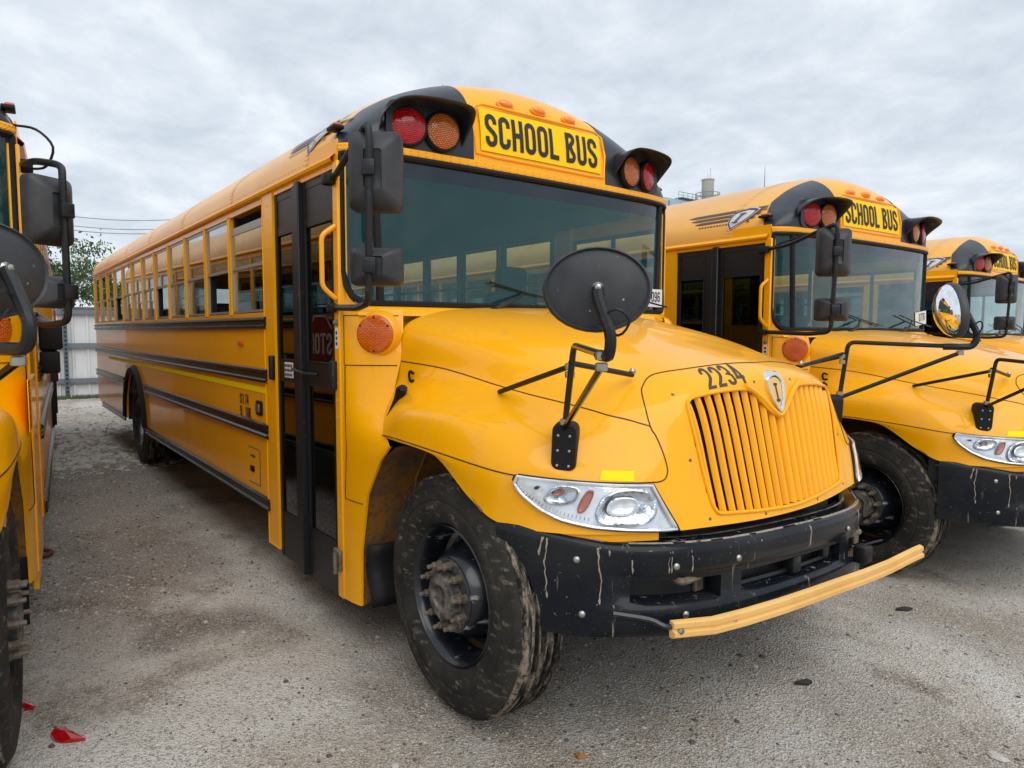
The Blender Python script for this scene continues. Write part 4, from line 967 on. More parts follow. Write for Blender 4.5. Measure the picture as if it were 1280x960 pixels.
for (y, z) in ((-1.0, .72), (-.70, .715), (-.42, .72), (.42, .72), (.86, .72), (-.985, .525), (-.66, .535), (.66, .535)):
    n_ = bnorm(y); e_ = min(1, max(0, (abs(y)-.9)/.26)); P = Vector((bx_(y), y, bz(y, z)+.035*e_))+n_*(-.004)
    b = MB(); b.lathe([(.013, 0), (.0135, .004), (.010, .009), (.004, .011)], 10, P, 'X', Matrix((n_, Vector((0, 0, 1)).cross(n_), (0, 0, 1))).transposed(), cap=True); obj('bumper_bolt', b, STEEL, bum)
for s in (-1, 1):
    b = MB(); y = s*.62; x = bx_(y)-.03
    b.tube(bendpts([(x-.06, y-.05, bz(y, .665)), (x+.0, y-.055, bz(y, .655)), (x+.004, y+.055, bz(y, .655)), (x-.06, y+.05, bz(y, .665))], .02), .014, 8); b.rbox(x-.055, x-.035, y+.08, y+.13, bz(y, .575), bz(y, .69), .005)
    obj('tow_hook', b, NUT, bum)
b = MB()
for y in (-.30, -.22, -.05, .12, .28): b.box(.66, .675, y-.006, y+.006, .57, .69)
for z in (.60, .635, .67): b.tube([(.655, -.37, bz(-.37, z)), (.655, .37, bz(.37, z))], .008, 6)
b.rbox(.70, .76, -.02, .04, .585, .655, .006); b.rbox(.69, .75, .24, .29, .60, .66, .006)
b.tube([(.70, -.35, .60), (.72, 0, .59), (.70, .33, .575)], .012, 6)
obj('bumper_inner_frame', b, BLK, bum)
b = MB(); rm = random.Random(3)
def bsurf(y, z, k=.0015):
    n_ = bnorm(y); k2 = min(1, max(0, (abs(y)-.86)/.10)); e_ = min(1, max(0, (abs(y)-.9)/.26))
    h = (-.020 if .572 < z < .66 else -.003)*(1-k2)-.003*k2
    if z > .775: h -= (z-.775)*1.2
    return Vector((bx_(y), y, bz(y, z+.045*e_*((z-.44)/.35))))+n_*(h+k)
for q in range(20):
    y = rm.choice((rm.uniform(-1.12, -.70), rm.uniform(-1.12, -.45), rm.uniform(-.5, 1.12))); L3 = rm.choice((.02, .04, .08, .22, .30, .33)) if y < -.5 else rm.choice((.012, .02, .03, .05)); w0 = rm.uniform(.0007, .0018); z = .792; vs = []; yy = y; n4 = max(3, int(L3/.012))
    if any(a < yy < c_ for a, c_ in ((-.88, -.47), (-.40, .40), (.47, .88))): L3 = min(L3, .10); n4 = max(3, int(L3/.012))
    for k in range(n4+1):
        yy += rm.gauss(0, .0016); zz = z-L3*k/n4; w1 = w0*(1.3-.7*k/n4)*rm.uniform(.6, 1.5)+(.002 if k in (n4-1,) else 0)
        vs += [bsurf(yy-w1, zz), bsurf(yy+w1, zz)]
    b.add(vs, [(2*k, 2*k+2, 2*k+3, 2*k+1) for k in range(n4)])
y = -1.14
while y < 1.13:
    w5 = rm.uniform(.02, .09); vs = []
    if rm.random() < .8:
        for k in range(6):
            yy = y+w5*k/5; vs += [bsurf(yy, .7965+.0005, .001), bsurf(yy, .7965-rm.uniform(.003, .011), .0012)]
        b.add(vs, [(2*k, 2*k+2, 2*k+3, 2*k+1) for k in range(5)])
    y += w5*.9
obj('mud_runs', b, MUD, bum, kind='stuff', smooth=0, fix=False)
# crossing arm (kept apart: only on the bus that has it)
b = MB(); ay = [-.745, -.60, -.45, -.25, -.05, .15, .38, .6, .76, .85, .91]; ax_ = [.695, .765, .795, .815, .825, .832, .84, .845, .85, .855, .86]; az_ = [.532, .533, .535, .532, .528, .524, .518, .516, .524, .530, .533]
pr = [(0, .036), (.010, .034), (.020, .026), (.020, .006), (.012, .0), (.014, -.006), (.024, -.012), (.024, -.030), (.016, -.037), (0, -.038), (-.004, 0)]
np_ = len(pr)
vs = [(ax_[i]+pr[j][0]+.015, ay[i], az_[i]+pr[j][1]*.86) for i in range(len(ay)) for j in range(np_)]
b.add(vs, [(i*np_+j, i*np_+(j+1) % np_, (i+1)*np_+(j+1) % np_, (i+1)*np_+j) for i in range(len(ay)-1) for j in range(np_)]+[tuple(range(np_)), tuple((len(ay)-1)*np_+j for j in range(np_))])
cra = empty('crossing_arm', parent=bus); obj('arm_bar', b, ARM, cra, smooth=40)
b = MB(); b.tube(smoothpts([(.58, -.90, .585), (.66, -.80, .565), (.700, -.765, .545), (.72, -.72, .535)], 3), .012, 7); obj('arm_pivot', b, RIMM, cra)
b = MB()
for y, x, z in ((-.72, .738, .527), (-.50, .803, .530)):
    b = MB(); b.lathe([(.013, 0), (.013, .006), (.008, .012)], 6, (x, y, z), 'X', cap=True)
    obj('arm_bolt', b, STEEL, cra)
b = MB(); b.rbox(.74, .80, .52, .60, .52, .60, .01); b.tube([(.77, .56, .60), (.79, .62, .61), (.80, .68, .61)], .005, 5); obj('arm_magnet', b, BLK, cra)
# wheels
def wheel(x, s, front=True, yo=None):
    w = empty('wheel', (x, 0, .5), parent=bus); y = 1.18 if yo is None else yo
    f = lambda d: s*(y-d)
    T = MB()
    pr_ = [(.290, .035), (.300, .018), (.312, .010), (.315, .007), (.322, .006), (.325, .002), (.355, .0), (.385, .0), (.388, .003), (.394, .003), (.397, .0), (.43, .006), (.450, .012), (.452, .010), (.468, .017), (.482, .028)]
    T.lathe([(r, f(d)) for r, d in pr_], 56)
    T.lathe([(r, f(.255-d)) for r, d in pr_], 24)
    obj('tyre_sidewall', T, TYRE, w, smooth=50)
    T = MB(); tr_ = [(.482, .028), (.493, .036), (.498, .046)]
    d = .046
    for k in range(4): d0 = .078+k*.032; tr_ += [(.4995, d0-.009), (.488, d0-.006), (.488, d0+.006), (.4995, d0+.009)]
    tr_ += [(.498, .209), (.493, .219), (.482, .227)]
    n = 144
    def tp(i, j):
        r, dd = tr_[j]; a = 2*PI*i/n
        if j in (0, 1, len(tr_)-1, len(tr_)-2) and i % 3 == 0: r -= .007
        return (math.cos(a)*r, f(dd), math.sin(a)*r)
    T.grid(n, len(tr_)-1, tp); obj('tyre_tread', T, TREAD, w, smooth=30)
    R = MB()
    if front:
        R.lathe([(.290, f(.036)), (.292, f(.026)), (.286, f(.020)), (.280, f(.030)), (.268, f(.045)), (.262, f(.10)), (.255, f(.155)), (.235, f(.165)), (.215, f(.150)), (.19, f(.095)), (.165, f(.045)), (.155, f(.032)), (.10, f(.030)), (.098, f(.028))], 48)
    else:
        R.lathe([(.290, f(.036)), (.292, f(.026)), (.286, f(.020)), (.275, f(.035)), (.262, f(.08)), (.25, f(.16)), (.22, f(.19)), (.15, f(.185)), (.11, f(.18)), (.11, f(.06)), (.09, f(.05)), (.001, f(.05))], 48)
    rim = obj('rim', R, RIMM, w, smooth=35)
    if front:
        H = MB(); H.lathe([(.098, f(.030)), (.096, f(-.012)), (.088, f(-.020)), (.05, f(-.022)), (.046, f(-.012)), (.001, f(-.010))], 28); H.lathe([(.150, f(.031)), (.148, f(.022)), (.11, f(.020)), (.105, f(.03))], 32)
        obj('hub', H, HUBM, w, smooth=40)
        for k in range(10):
            a = 2*PI*(k+.3)/10; P = Vector((math.cos(a)*.128, 0, math.sin(a)*.128)); N_ = MB()
            N_.lathe([(.019, f(.022)), (.019, f(.014)), (.0155, f(.014)), (.0155, f(-.012)), (.013, f(-.016)), (.0095, f(-.016)), (.0095, f(-.038)), (.006, f(-.041))], 8, P, cap=True)
            obj('lug_nut', N_, NUT, w, smooth=30)
    for k in range(5):
        a = 2*PI*(k+.15)/5; r = .205 if front else .18; N_ = MB()
        u = Vector((-math.sin(a), 0, math.cos(a))); rr = Vector((math.cos(a), 0, math.sin(a))); nrm = (Vector((0, s, 0))*.5+rr*.86 if front else Vector((0, s, 0))).normalized(); q2 = u.cross(nrm)
        P = rr*r+Vector((0, f(.1215 if front else .186), 0))+nrm*.003; N_.add([P+u*math.cos(t)*.034+q2*math.sin(t)*.024 for t in [j*PI/8 for j in range(16)]], [tuple(range(16))])
        obj('hand_hole', N_, INK, w, smooth=0)
    return w
for s in (-1, 1):
    wheel(-.10, s); wheel(AX, s, False, 1.20); 
for s in (-1, 1): 
    T = MB(); T.lathe([(.29, s*.62), (.46, s*.60), (.5, s*.64), (.5, s*.84), (.46, s*.88), (.29, s*.86)], 32, (AX, 0, .5)); obj('inner_rear_tyre', T, TYRE, bus)
# underbody
b = MB(); b.box(-9.8, -.3, -.45, -.36, .58, .80); b.box(-9.8, -.3, .36, .45, .58, .80); b.tube([(AX, -1, .5), (AX, 1, .5)], .08, 8); b.tube([(-.1, -.9, .46), (-.1, .9, .46)], .06, 8); b.tube([(AX, 0, .5), (-1.5, 0, .7)], .05, 8)
b.rbox(-4.6, -3.2, -1.0, -.5, .42, .80, .03); b.rbox(-3.6, -2.6, .5, 1.0, .45, .80, .03); b.rbox(-9.6, -8.0, -.3, .3, .5, .78, .05); b.box(-.9, .6, -.36, .36, .42, 1.0); b.box(.55, .60, -.55, .55, .45, 1.2); b.box(-.99, -.93, -1.15, 1.15, .5, 1.2)
b.tube([(-.3, -.75, .42), (.35, -.6, .45)], .03, 6); b.tube([(-1.0, .3, .40), (-5, .5, .42)], .05, 8)
for s in (-1, 1): b.box(AX-.72, AX+.72, s*.52-.01, s*.52+.01, .45, 1.2); b.box(AX-.72, AX+.72, min(s*.52, s*1.19), max(s*.52, s*1.19), 1.17, 1.2); b.box(AX-.74, AX-.72, min(s*.52, s*1.19), max(s*.52, s*1.19), .45, 1.2); b.box(AX+.72, AX+.74, min(s*.52, s*1.19), max(s*.52, s*1.19), .45, 1.2)
obj('underbody', b, DARK, bus, smooth=0)
# stop arm on the driver's side, vent in the cowl
sa = empty('stop_arm', parent=bus)
def octv(r, cx, cz): return [(cx+r*math.cos(PI/8+i*PI/4), cz+r*math.sin(PI/8+i*PI/4)) for i in range(8)]
b = MB(); b.ext(octv(.275, -3.03, 1.45), lambda x, z, h: (x, 1.31+h, z), .012); obj('stop_blade', b, STOPM, sa, smooth=0)
b = MB(); o1, o2 = octv(.275, -3.03, 1.45), octv(.262, -3.03, 1.45)
b.add([(x, 1.3235, z) for x, z in o1]+[(x, 1.3235, z) for x, z in o2], [(i, (i+1) % 8, 8+(i+1) % 8, 8+i) for i in range(8)])
ws_ = text(MB(), 'STOP', lambda x, y: (0, 0, 0)); text(b, 'STOP', lambda x, y: (-3.03+.22-x/ws_*.46, 1.3238, 1.355+y*.19), t=.15); obj('stop_lettering', b, WHT, sa, smooth=0)
b = MB(); b.rbox(-2.74, -2.62, 1.225, 1.34, 1.27, 1.42, .015); b.rbox(-2.70, -2.63, 1.23, 1.30, 1.42, 1.56, .01); b.box(-3.2, -2.7, 1.29, 1.309, 1.40, 1.48); b.rbox(-2.76, -2.61, 1.225, 1.36, 1.43, 1.62, .02); obj('arm_motor', b, RUB, sa)
b = MB(); b.rbox(-.99, -.80, 1.222, 1.2265, 1.10, 1.34, .002)
for i in range(9):
    for j in range(12): b.lathe([(.0065, 0), (.0065, .0006)], 6, (-.975+i*.02+(j % 2)*.01, 1.2267, 1.115+j*.019), 'Y', cap=True)
vg = MB(); vg.rbox(-.99, -.80, 1.222, 1.2265, 1.10, 1.34, .002); v_ = obj('vent_plate', vg, YEL, bus)
h_ = MB()
for i in range(9):
    for j in range(12): h_.lathe([(.0065, 0), (.0065, .0006)], 6, (-.975+i*.02+(j % 2)*.01, 1.2267, 1.115+j*.019), 'Y', cap=True)
obj('vent_holes', h_, INK, v_, kind='stuff', smooth=0)
b = MB(); b.tube([(-1.9, -.05, 3.04), (-1.9, -.05, 3.28)], [.004, .0015], 5); obj('roof_antenna', b, BLK, bus)
# copies of the bus (without the fleet number and the crossing arm) then the crossover mirrors of each
def kids(o): return [c for c in bpy.data.objects if c.parent == o]
KID = {}
for o in bpy.data.objects:
    if o.parent: KID.setdefault(o.parent.name, []).append(o)
def dup(root, skip=()):
    r = root.copy(); C.objects.link(r)
    for ch in KID.get(root.name, []):
        if ch in skip: continue
        c = ch.copy(); C.objects.link(c); c.parent = r
        for g in KID.get(ch.name, []):
            d = g.copy(); C.objects.link(d); d.parent = c
    return r
G = 'yellow school buses parked side by side in the yard'
tag(bus, 'yellow school bus with grey 2234 above its grille and a yellow crossing arm', 'school bus', G)
poses = [((.31, 3.34, -.11), -.05, 'yellow school bus second from the right, parked beside the one numbered 2234'),
         ((-.14, 8.12, -.15), 0, 'yellow school bus farthest right, mostly cut off by the photo edge'),
         ((-.82, -3.765, .02), -.08, 'yellow school bus cut off at the left photo edge, stop arm folded')]
buses = [bus]
for loc, rz, lab in poses:
    r = dup(bus, (num, cra)); r.location = loc; r.rotation_euler = (0, 0, rz); tag(r, lab, 'school bus', G); buses.append(r)
mirror_set(1, buses[3])
for k, r in enumerate(buses):
    crossover(-1, r); crossover(1, r, k != 3, Vector((-.035, -.04, .01)) if k == 3 else Vector((0, 0, 0)))
for c_ in bpy.data.objects:      # the second bus stands with its near front wheel a little further back in the arch
    if c_.parent == buses[1] and c_.name.startswith('wheel') and abs(c_.location.x+.10) < .01 and c_.name.split('.')[0] == 'wheel': c_.location.x -= .16
# windshield stock stickers
def sticker(r, y, z, w, h, txt, tilt=0):
    b = MB(); f = lambda x, q, o=.003: (wsplan(ws_y(y), .004+o)[0], y+x*math.cos(tilt)-q*math.sin(tilt), z+q*math.cos(tilt)+x*math.sin(tilt))
    b.add([f(0, 0), f(w, 0), f(w, h), f(0, h)], [(0, 1, 2, 3)]); o = obj('stock_sticker', b, WHT, r, smooth=0)
    b = MB(); W2 = text(MB(), txt, lambda x, q: (0, 0, 0)); text(b, txt, lambda x, q: f(.06*w+x/W2*w*.82, h*.28+q*h*.58, .004), t=.15); obj('sticker_print', b, INK, o, smooth=0)
sticker(bus, .93, 1.755, .15, .12, '1096'); sticker(buses[1], .86, 1.76, .21, .125, '580776', .12)
# ---------------------------------------------------------------- ground
def gz(x, y):
    t = min(max((y-.3)/3.0, 0), 1); t = t*t*(3-2*t); z = -.11*t
    if y > 3.3: z -= .04*min((y-3.3)/4.5, 1)
    if y < -2: z += .02*min((-y-2)/1.5, 1)
    return z
from mathutils import noise as NZ
def gh(x, y):
    r = math.hypot(x-1, y+1.5); k = 1 if r < 14 else max(0, 1-(r-14)/20)
    return gz(x, y)+k*(.018*NZ.noise(Vector((x*.7, y*.7, 0)))+.006*NZ.noise(Vector((x*3, y*3, 5)))+.003*NZ.noise(Vector((x*11, y*11, 9))))-.012
def ground_mat():
    m = bpy.data.materials.new('packed_gravel'); m.use_nodes = True; t = m.node_tree; b = t.nodes['Principled BSDF']; b.inputs['Roughness'].default_value = .9; b.inputs['Specular IOR Level'].default_value = .25
    co = t.nodes.new('ShaderNodeTexCoord')
    def noise(sc, det=6, ro=.6, dist=0):
        n = t.nodes.new('ShaderNodeTexNoise'); n.inputs['Scale'].default_value = sc; n.inputs['Detail'].default_value = det; n.inputs['Roughness'].default_value = ro; n.inputs['Distortion'].default_value = dist; t.links.new(co.outputs['Object'], n.inputs['Vector']); return n.outputs[0]
    def ramp(src, lo, hi):
        r = t.nodes.new('ShaderNodeMapRange'); r.inputs[1].default_value = lo; r.inputs[2].default_value = hi; t.links.new(src, r.inputs[0]); return r.outputs[0]
    def mix(f, a, c, mode='MIX'):
        x = t.nodes.new('ShaderNodeMix'); x.data_type = 'RGBA'; x.blend_type = mode
        if isinstance(f, float): x.inputs[0].default_value = f
        else: t.links.new(f, x.inputs[0])
        for k, v in ((6, a), (7, c)):
            if isinstance(v, tuple): x.inputs[k].default_value = (*v, 1)
            else: t.links.new(v, x.inputs[k])
        return x.outputs[2]
    c = mix(ramp(noise(.55, 6, .65, .4), .44, .58), (.66, .615, .55), (.46, .385, .30))
    c = mix(ramp(noise(1.1, 8, .7, .3), .52, .64), c, (.24, .18, .125))
    c = mix(ramp(noise(.8, 6, .65), .52, .62), c, (.66, .635, .59))
    nv = t.nodes.new('ShaderNodeTexNoise'); nv.inputs['Scale'].default_value = 2.6; nv.inputs['Detail'].default_value = 6; t.links.new(co.outputs['Object'], nv.inputs['Vector'])
    wv = t.nodes.new('ShaderNodeVectorMath'); wv.operation = 'MULTIPLY_ADD'; wv.inputs[1].default_value = (.8, .8, 0); t.links.new(nv.outputs['Color'], wv.inputs[0]); t.links.new(co.outputs['Object'], wv.inputs[2])
    for (px, py, rx, ry, col, st) in ((-1.75, -1.95, .34, .16, (.11, .075, .045), .95), (-1.65, -1.62, .2, .22, (.12, .08, .05), .95), (-3.1, -1.70, .7, .32, (.16, .12, .085), .85), (-5.6, -1.75, 1.3, .7, (.15, .12, .09), .7), (-.35, -1.25, .25, .18, (.20, .15, .10), .7), (.2, -.9, .8, .5, (.22, .18, .135), .6), (-3.2, -2.35, 1.5, .3, (.13, .11, .09), .8), (1.3, 1.7, 1.4, .35, (.22, .17, .12), .65), (.9, .3, .7, .25, (.23, .18, .13), .6), (-8.2, -1.9, 2.6, 1.0, (.15, .125, .10), .7), (1.5, -.1, .6, .4, (.25, .19, .13), .5), (-1.2, -1.0, .5, .2, (.22, .18, .14), .6)):
        mp = t.nodes.new('ShaderNodeMapping'); mp.vector_type = 'POINT'; mp.inputs['Scale'].default_value = (1/rx, 1/ry, 0); mp.inputs['Location'].default_value = (-(px+.4)/rx, -(py+.4)/ry, 0); t.links.new(wv.outputs[0], mp.inputs[0])
        ln = t.nodes.new('ShaderNodeVectorMath'); ln.operation = 'LENGTH'; t.links.new(mp.outputs[0], ln.inputs[0])
        r_ = t.nodes.new('ShaderNodeMapRange'); r_.inputs[1].default_value = 1.7; r_.inputs[2].default_value = .7; r_.inputs[4].default_value = st*.8; t.links.new(ln.outputs['Value'], r_.inputs[0])
        c = mix(r_.outputs[0], c, col)
    vo = t.nodes.new('ShaderNodeTexVoronoi'); vo.inputs['Scale'].default_value = 95; t.links.new(co.outputs['Object'], vo.inputs['Vector'])
    hs_ = t.nodes.new('ShaderNodeSeparateColor'); t.links.new(vo.outputs['Color'], hs_.inputs[0])
    c = mix(ramp(hs_.outputs[0], .66, 1.25), c, (.62, .59, .55)); c = mix(ramp(hs_.outputs[1], .72, 1.2), c, (.16, .13, .105))
    v2 = t.nodes.new('ShaderNodeTexVoronoi'); v2.inputs['Scale'].default_value = 260; t.links.new(co.outputs['Object'], v2.inputs['Vector'])
    h2 = t.nodes.new('ShaderNodeSeparateColor'); t.links.new(v2.outputs['Color'], h2.inputs[0]); c = mix(ramp(h2.outputs[0], .75, 1.0), c, (.60, .59, .57)); c = mix(ramp(h2.outputs[2], .8, 1.0), c, (.07, .06, .05))
    t.links.new(c, b.inputs['Base Color'])
    ad = t.nodes.new('ShaderNodeMath'); ad.operation = 'MULTIPLY_ADD'; t.links.new(noise(24, 8, .75), ad.inputs[0]); ad.inputs[1].default_value = 1.6; t.links.new(vo.outputs['Distance'], ad.inputs[2])
    bp_ = t.nodes.new('ShaderNodeBump'); bp_.inputs['Strength'].default_value = .75; bp_.inputs['Distance'].default_value = .012; bp_.invert = False; t.links.new(ad.outputs[0], bp_.inputs['Height']); t.links.new(bp_.outputs[0], b.inputs['Normal'])
    return m
GM = ground_mat()
def axis(c, n0, d0, grow, lim):
    o = [0]; d = d0; k = 0
    while o[-1] < lim:
        o.append(o[-1]+d); k += 1
        if k > n0: d *= grow
    return [c-v for v in o[::-1][:-1]]+[c+v for v in o]
gx = axis(0, 70, .07, 1.09, 1500); gy = axis(-1, 60, .07, 1.09, 1500)
b = MB(); b.grid(len(gx)-1, len(gy)-1, lambda i, j: (gx[i], gy[j], gh(gx[i], gy[j])))
gr = obj('ground', b, GM, None, smooth=60, fix=False); gr['kind'] = 'structure'
# loose stones
ST = [mat('pale_stone', (.46, .44, .40), .85, bump=(40, .4)), mat('grey_stone', (.27, .255, .235), .85, bump=(40, .4)), mat('dark_stone', (.09, .08, .07), .85)]
def stone(b, x, y, r, fl=.6):
    n = 6; a0 = random.random()*6; z = gh(x, y); vs = []
    for k, (h, q) in enumerate(((-.25, .8), (.15, 1.0), (.55*fl*1.3, .6))):
        for i in range(n): a = a0+i*2*PI/n; rr = r*q*random.uniform(.75, 1.15); vs.append((x+math.cos(a)*rr, y+math.sin(a)*rr*.85, z+r*h*random.uniform(.8, 1.1)))
    vs.append((x, y, z+r*fl*.85*random.uniform(.9, 1.1)))
    b.add(vs, [(k*n+i, k*n+(i+1) % n, (k+1)*n+(i+1) % n, (k+1)*n+i) for k in range(2) for i in range(n)]+[(12+i, 12+(i+1) % n, 18) for i in range(n)])
b = MB()
def scatter(num_, x0, x1, y0, y1, r0, r1, w=(5, 4, 2)):
    for _ in range(num_):
        b.mi = random.choices((0, 1, 2), w)[0]; r = r0*(r1/r0)**(random.random()**2.2); stone(b, random.uniform(x0, x1), random.uniform(y0, y1), r)
scatter(9000, -3.2, 2.2, -2.5, .5, .0025, .010); scatter(5000, -.5, 2.2, -2.2, 3.5, .003, .011); scatter(3500, -7, -2, -2.6, -1.2, .005, .016)
scatter(5200, -14.5, -6.5, -3.2, -.5, .010, .05, (9, 3, 0)); scatter(1500, -10.4, -7.0, -2.9, -1.2, .02, .08, (9, 2, 0)); scatter(700, -3, 2.4, -2.5, 2.5, .007, .018, (6, 4, 3)); scatter(1200, .5, 3.5, 2, 6, .004, .014)
gv = obj('gravel', b, ST, None, smooth=0, fix=False, kind='stuff')
# single stones one can point at
def bigstone(x, y, r, lab, M_=0, el=1.0):
    b = MB(); stone(b, 0, 0, r, .5); z = gh(x, y)-gh(0, 0); o = obj('stone', b, ST[M_], None, smooth=0); o.location = (x, y, z); o.scale = (el, 1, 1); tag(o, lab, 'stone', 'single stones on the gravel'); return o
bigstone(.07, -1.50, .022, 'flat pale stone on the gravel in front of the black front tyre', 0)
bigstone(-.63, -2.29, .020, 'flat pale stone beside the red plastic scrap', 0)
bigstone(-.13, -1.67, .014, 'small brown stone between the pale stones in the foreground', 2)
bigstone(-.54, -2.14, .013, 'grey pebble right of the pale stone by the red scrap', 1)
bigstone(-.82, -2.33, .010, 'tiny white stone just behind the red plastic scrap', 0)
bigstone(-1.67, -1.73, .018, 'pale stone alone on the grey gravel in front of the bus door', 0)
bigstone(-2.32, -1.82, .022, 'pale stone near the brown stain beside the bus', 0)
bigstone(.62, .63, .016, 'small pale stone on the gravel right of the crossing arm', 0)
bigstone(1.40, .33, .035, 'white angular stone at the bottom right corner of the photo', 0, 1.2)
# scraps
def scrap(name, pts, M_, lab, cat, h=.006):
    cx = sum(p[0] for p in pts)/len(pts); cy = sum(p[1] for p in pts)/len(pts); n = len(pts)
    b = MB(); vs = [(x-cx, y-cy, random.uniform(.001, h*1.6)) for x, y in pts]+[(0, 0, h*2.2)]+[(x-cx, y-cy, -.006) for x, y in pts]
    b.add(vs, [(i, (i+1) % n, n) for i in range(n)]+[(i, (i+1) % n, n+1+(i+1) % n, n+1+i) for i in range(n)])
    o = obj(name, b, M_, None, smooth=0); o.location = (cx, cy, gh(cx, cy)+.004); return tag(o, lab, cat)
REDP = mat('broken_red_plastic', (.42, .004, .006), .22, coat=.6, noise=[(60, (.2, .002, .004), .5, .7)])
scrap('plastic_scrap', [(-.90, -2.475), (-.895, -2.44), (-.865, -2.425), (-.83, -2.42), (-.77, -2.385), (-.785, -2.43), (-.80, -2.46), (-.83, -2.48), (-.87, -2.49)], REDP, 'larger bright red broken plastic scrap on the gravel', 'scrap', .012)
scrap('plastic_scrap', [(-1.24, -2.59), (-1.21, -2.575), (-1.17, -2.53), (-1.19, -2.53), (-1.23, -2.56)], REDP, 'thin red plastic splinter lying by the left tyre', 'scrap')
scrap('plastic_scrap', [(-1.19, -2.56), (-1.165, -2.56), (-1.15, -2.53), (-1.17, -2.525)], REDP, 'tiny red plastic chip beside the thin splinter', 'scrap')
TW = mat('dark_twig', (.02, .017, .014), .8); LF = mat('dry_leaf', (.28, .12, .03), .7)
def gp(px, py): pass
scrap('dry_leaf', [(.42, -.93), (.44, -.90), (.47, -.905), (.455, -.94)], LF, 'small orange brown dry leaf in front of the bumper', 'leaf')
for pts, lab in (([(.66, .20), (.70, .245), (.70, .28), (.68, .29), (.68, .25)], 'black crumpled rubber scrap on the gravel right of the bumper'), ([(.52, 1.55), (.57, 1.60), (.57, 1.66), (.53, 1.60)], 'short black twig farthest right on the open gravel')):
    scrap('rubber_scrap', pts, TW, lab, 'scrap', .01)
# rusty ring lying by the left bus
b = MB(); b.tube([(math.cos(a)*.095, math.sin(a)*.065, .012+.006*math.sin(2*a)) for a in [i*PI/10 for i in range(20)]], .016, 6, closed=True)
rr_ = obj('rusty_ring', b, mat('rust', (.13, .055, .028), .85, noise=[(30, (.05, .03, .02), .4, .7)]), None); rr_.location = (-3.58, -2.37, gh(-3.58, -2.37)); tag(rr_, 'rusty oval iron ring lying on the gravel by the left bus', 'ring')
# ---------------------------------------------------------------- metal fence behind the buses
FM = mat('corrugated_white_steel', (.66, .68, .70), .5, noise=[(1.2, (.52, .54, .56), .45, .7, (1, 1, .4)), (9, (.40, .40, .39), .62, .8, (3, 3, .3))])
FR = mat('galvanised_rail', (.17, .20, .23), .5, metal=.3); FH = mat('post_steel', (.10, .13, .17), .5, metal=.2)
FX = -16.9
fc = tag(empty('metal_fence', (FX, -3, 0)), 'white corrugated metal fence on steel rails behind the parked buses', 'fence')
y0 = -9.0; sheetw = .9
def sheet_mb():
    b = MB(); n = 12; 
    prof_ = []
    for k in range(3):
        yb = k*.3; prof_ += [(yb, 0), (yb+.22, 0), (yb+.24, .03), (yb+.28, .03), (yb+.30, 0)]
    b.grid(len(prof_)-1, 1, lambda i, j: (prof_[i][1], prof_[i][0], (.05, 2.10)[j])); return b
sm = None
for k in range(22):
    if sm is None: sm = obj('fence_sheet', sheet_mb(), FM, fc, smooth=0, fix=False); o = sm
    else: o = bpy.data.objects.new('fence_sheet', sm.data); C.objects.link(o); o.parent = fc
    o.location = (0, y0+k*sheetw+3, 0)
for z in (.40, 1.23, 2.02):
    b = MB(); b.box(.035, .10, y0+3, y0+22*sheetw+3, z-.045, z+.045); b.box(.10, .11, y0+3, y0+22*sheetw+3, z-.055, z+.055); obj('fence_rail', b, FR, fc, smooth=0)
for k in range(7):
    y = -8.9+k*2.6+3; b = MB(); b.box(.12, .16, y-.045, y+.045, -.1, 2.14); po = obj('fence_post', b, FH, fc, smooth=0)
    b = MB()
    for q in range(22): b.box(.1605, .162, y-.022, y+.022, .02+q*.1, .075+q*.1)
    obj('post_holes', b, INK, po, smooth=0, kind='stuff')
b = MB(); b.box(-.06, .06, y0+3, y0+22*sheetw+3, 2.10, 2.14); obj('fence_cap', b, FR, fc, smooth=0)
# grass strip at its foot
GR = mat('short_grass', (.075, .11, .03), .8, noise=[(6, (.14, .14, .06), .45, .65)])
b = MB()
for _ in range(7000):
    x = FX+.18+abs(random.gauss(0, .16)); y = random.uniform(-6.5, 3.0); h = random.uniform(.03, .12); a = random.random()*6
    z = gh(x, y); b.add([(x+math.cos(a)*.008, y+math.sin(a)*.008, z), (x-math.cos(a)*.008, y-math.sin(a)*.008, z), (x+random.uniform(-.03, .03), y+random.uniform(-.03, .03), z+h)], [(0, 1, 2)])
obj('grass_strip', b, GR, None, smooth=0, fix=False, kind='stuff')
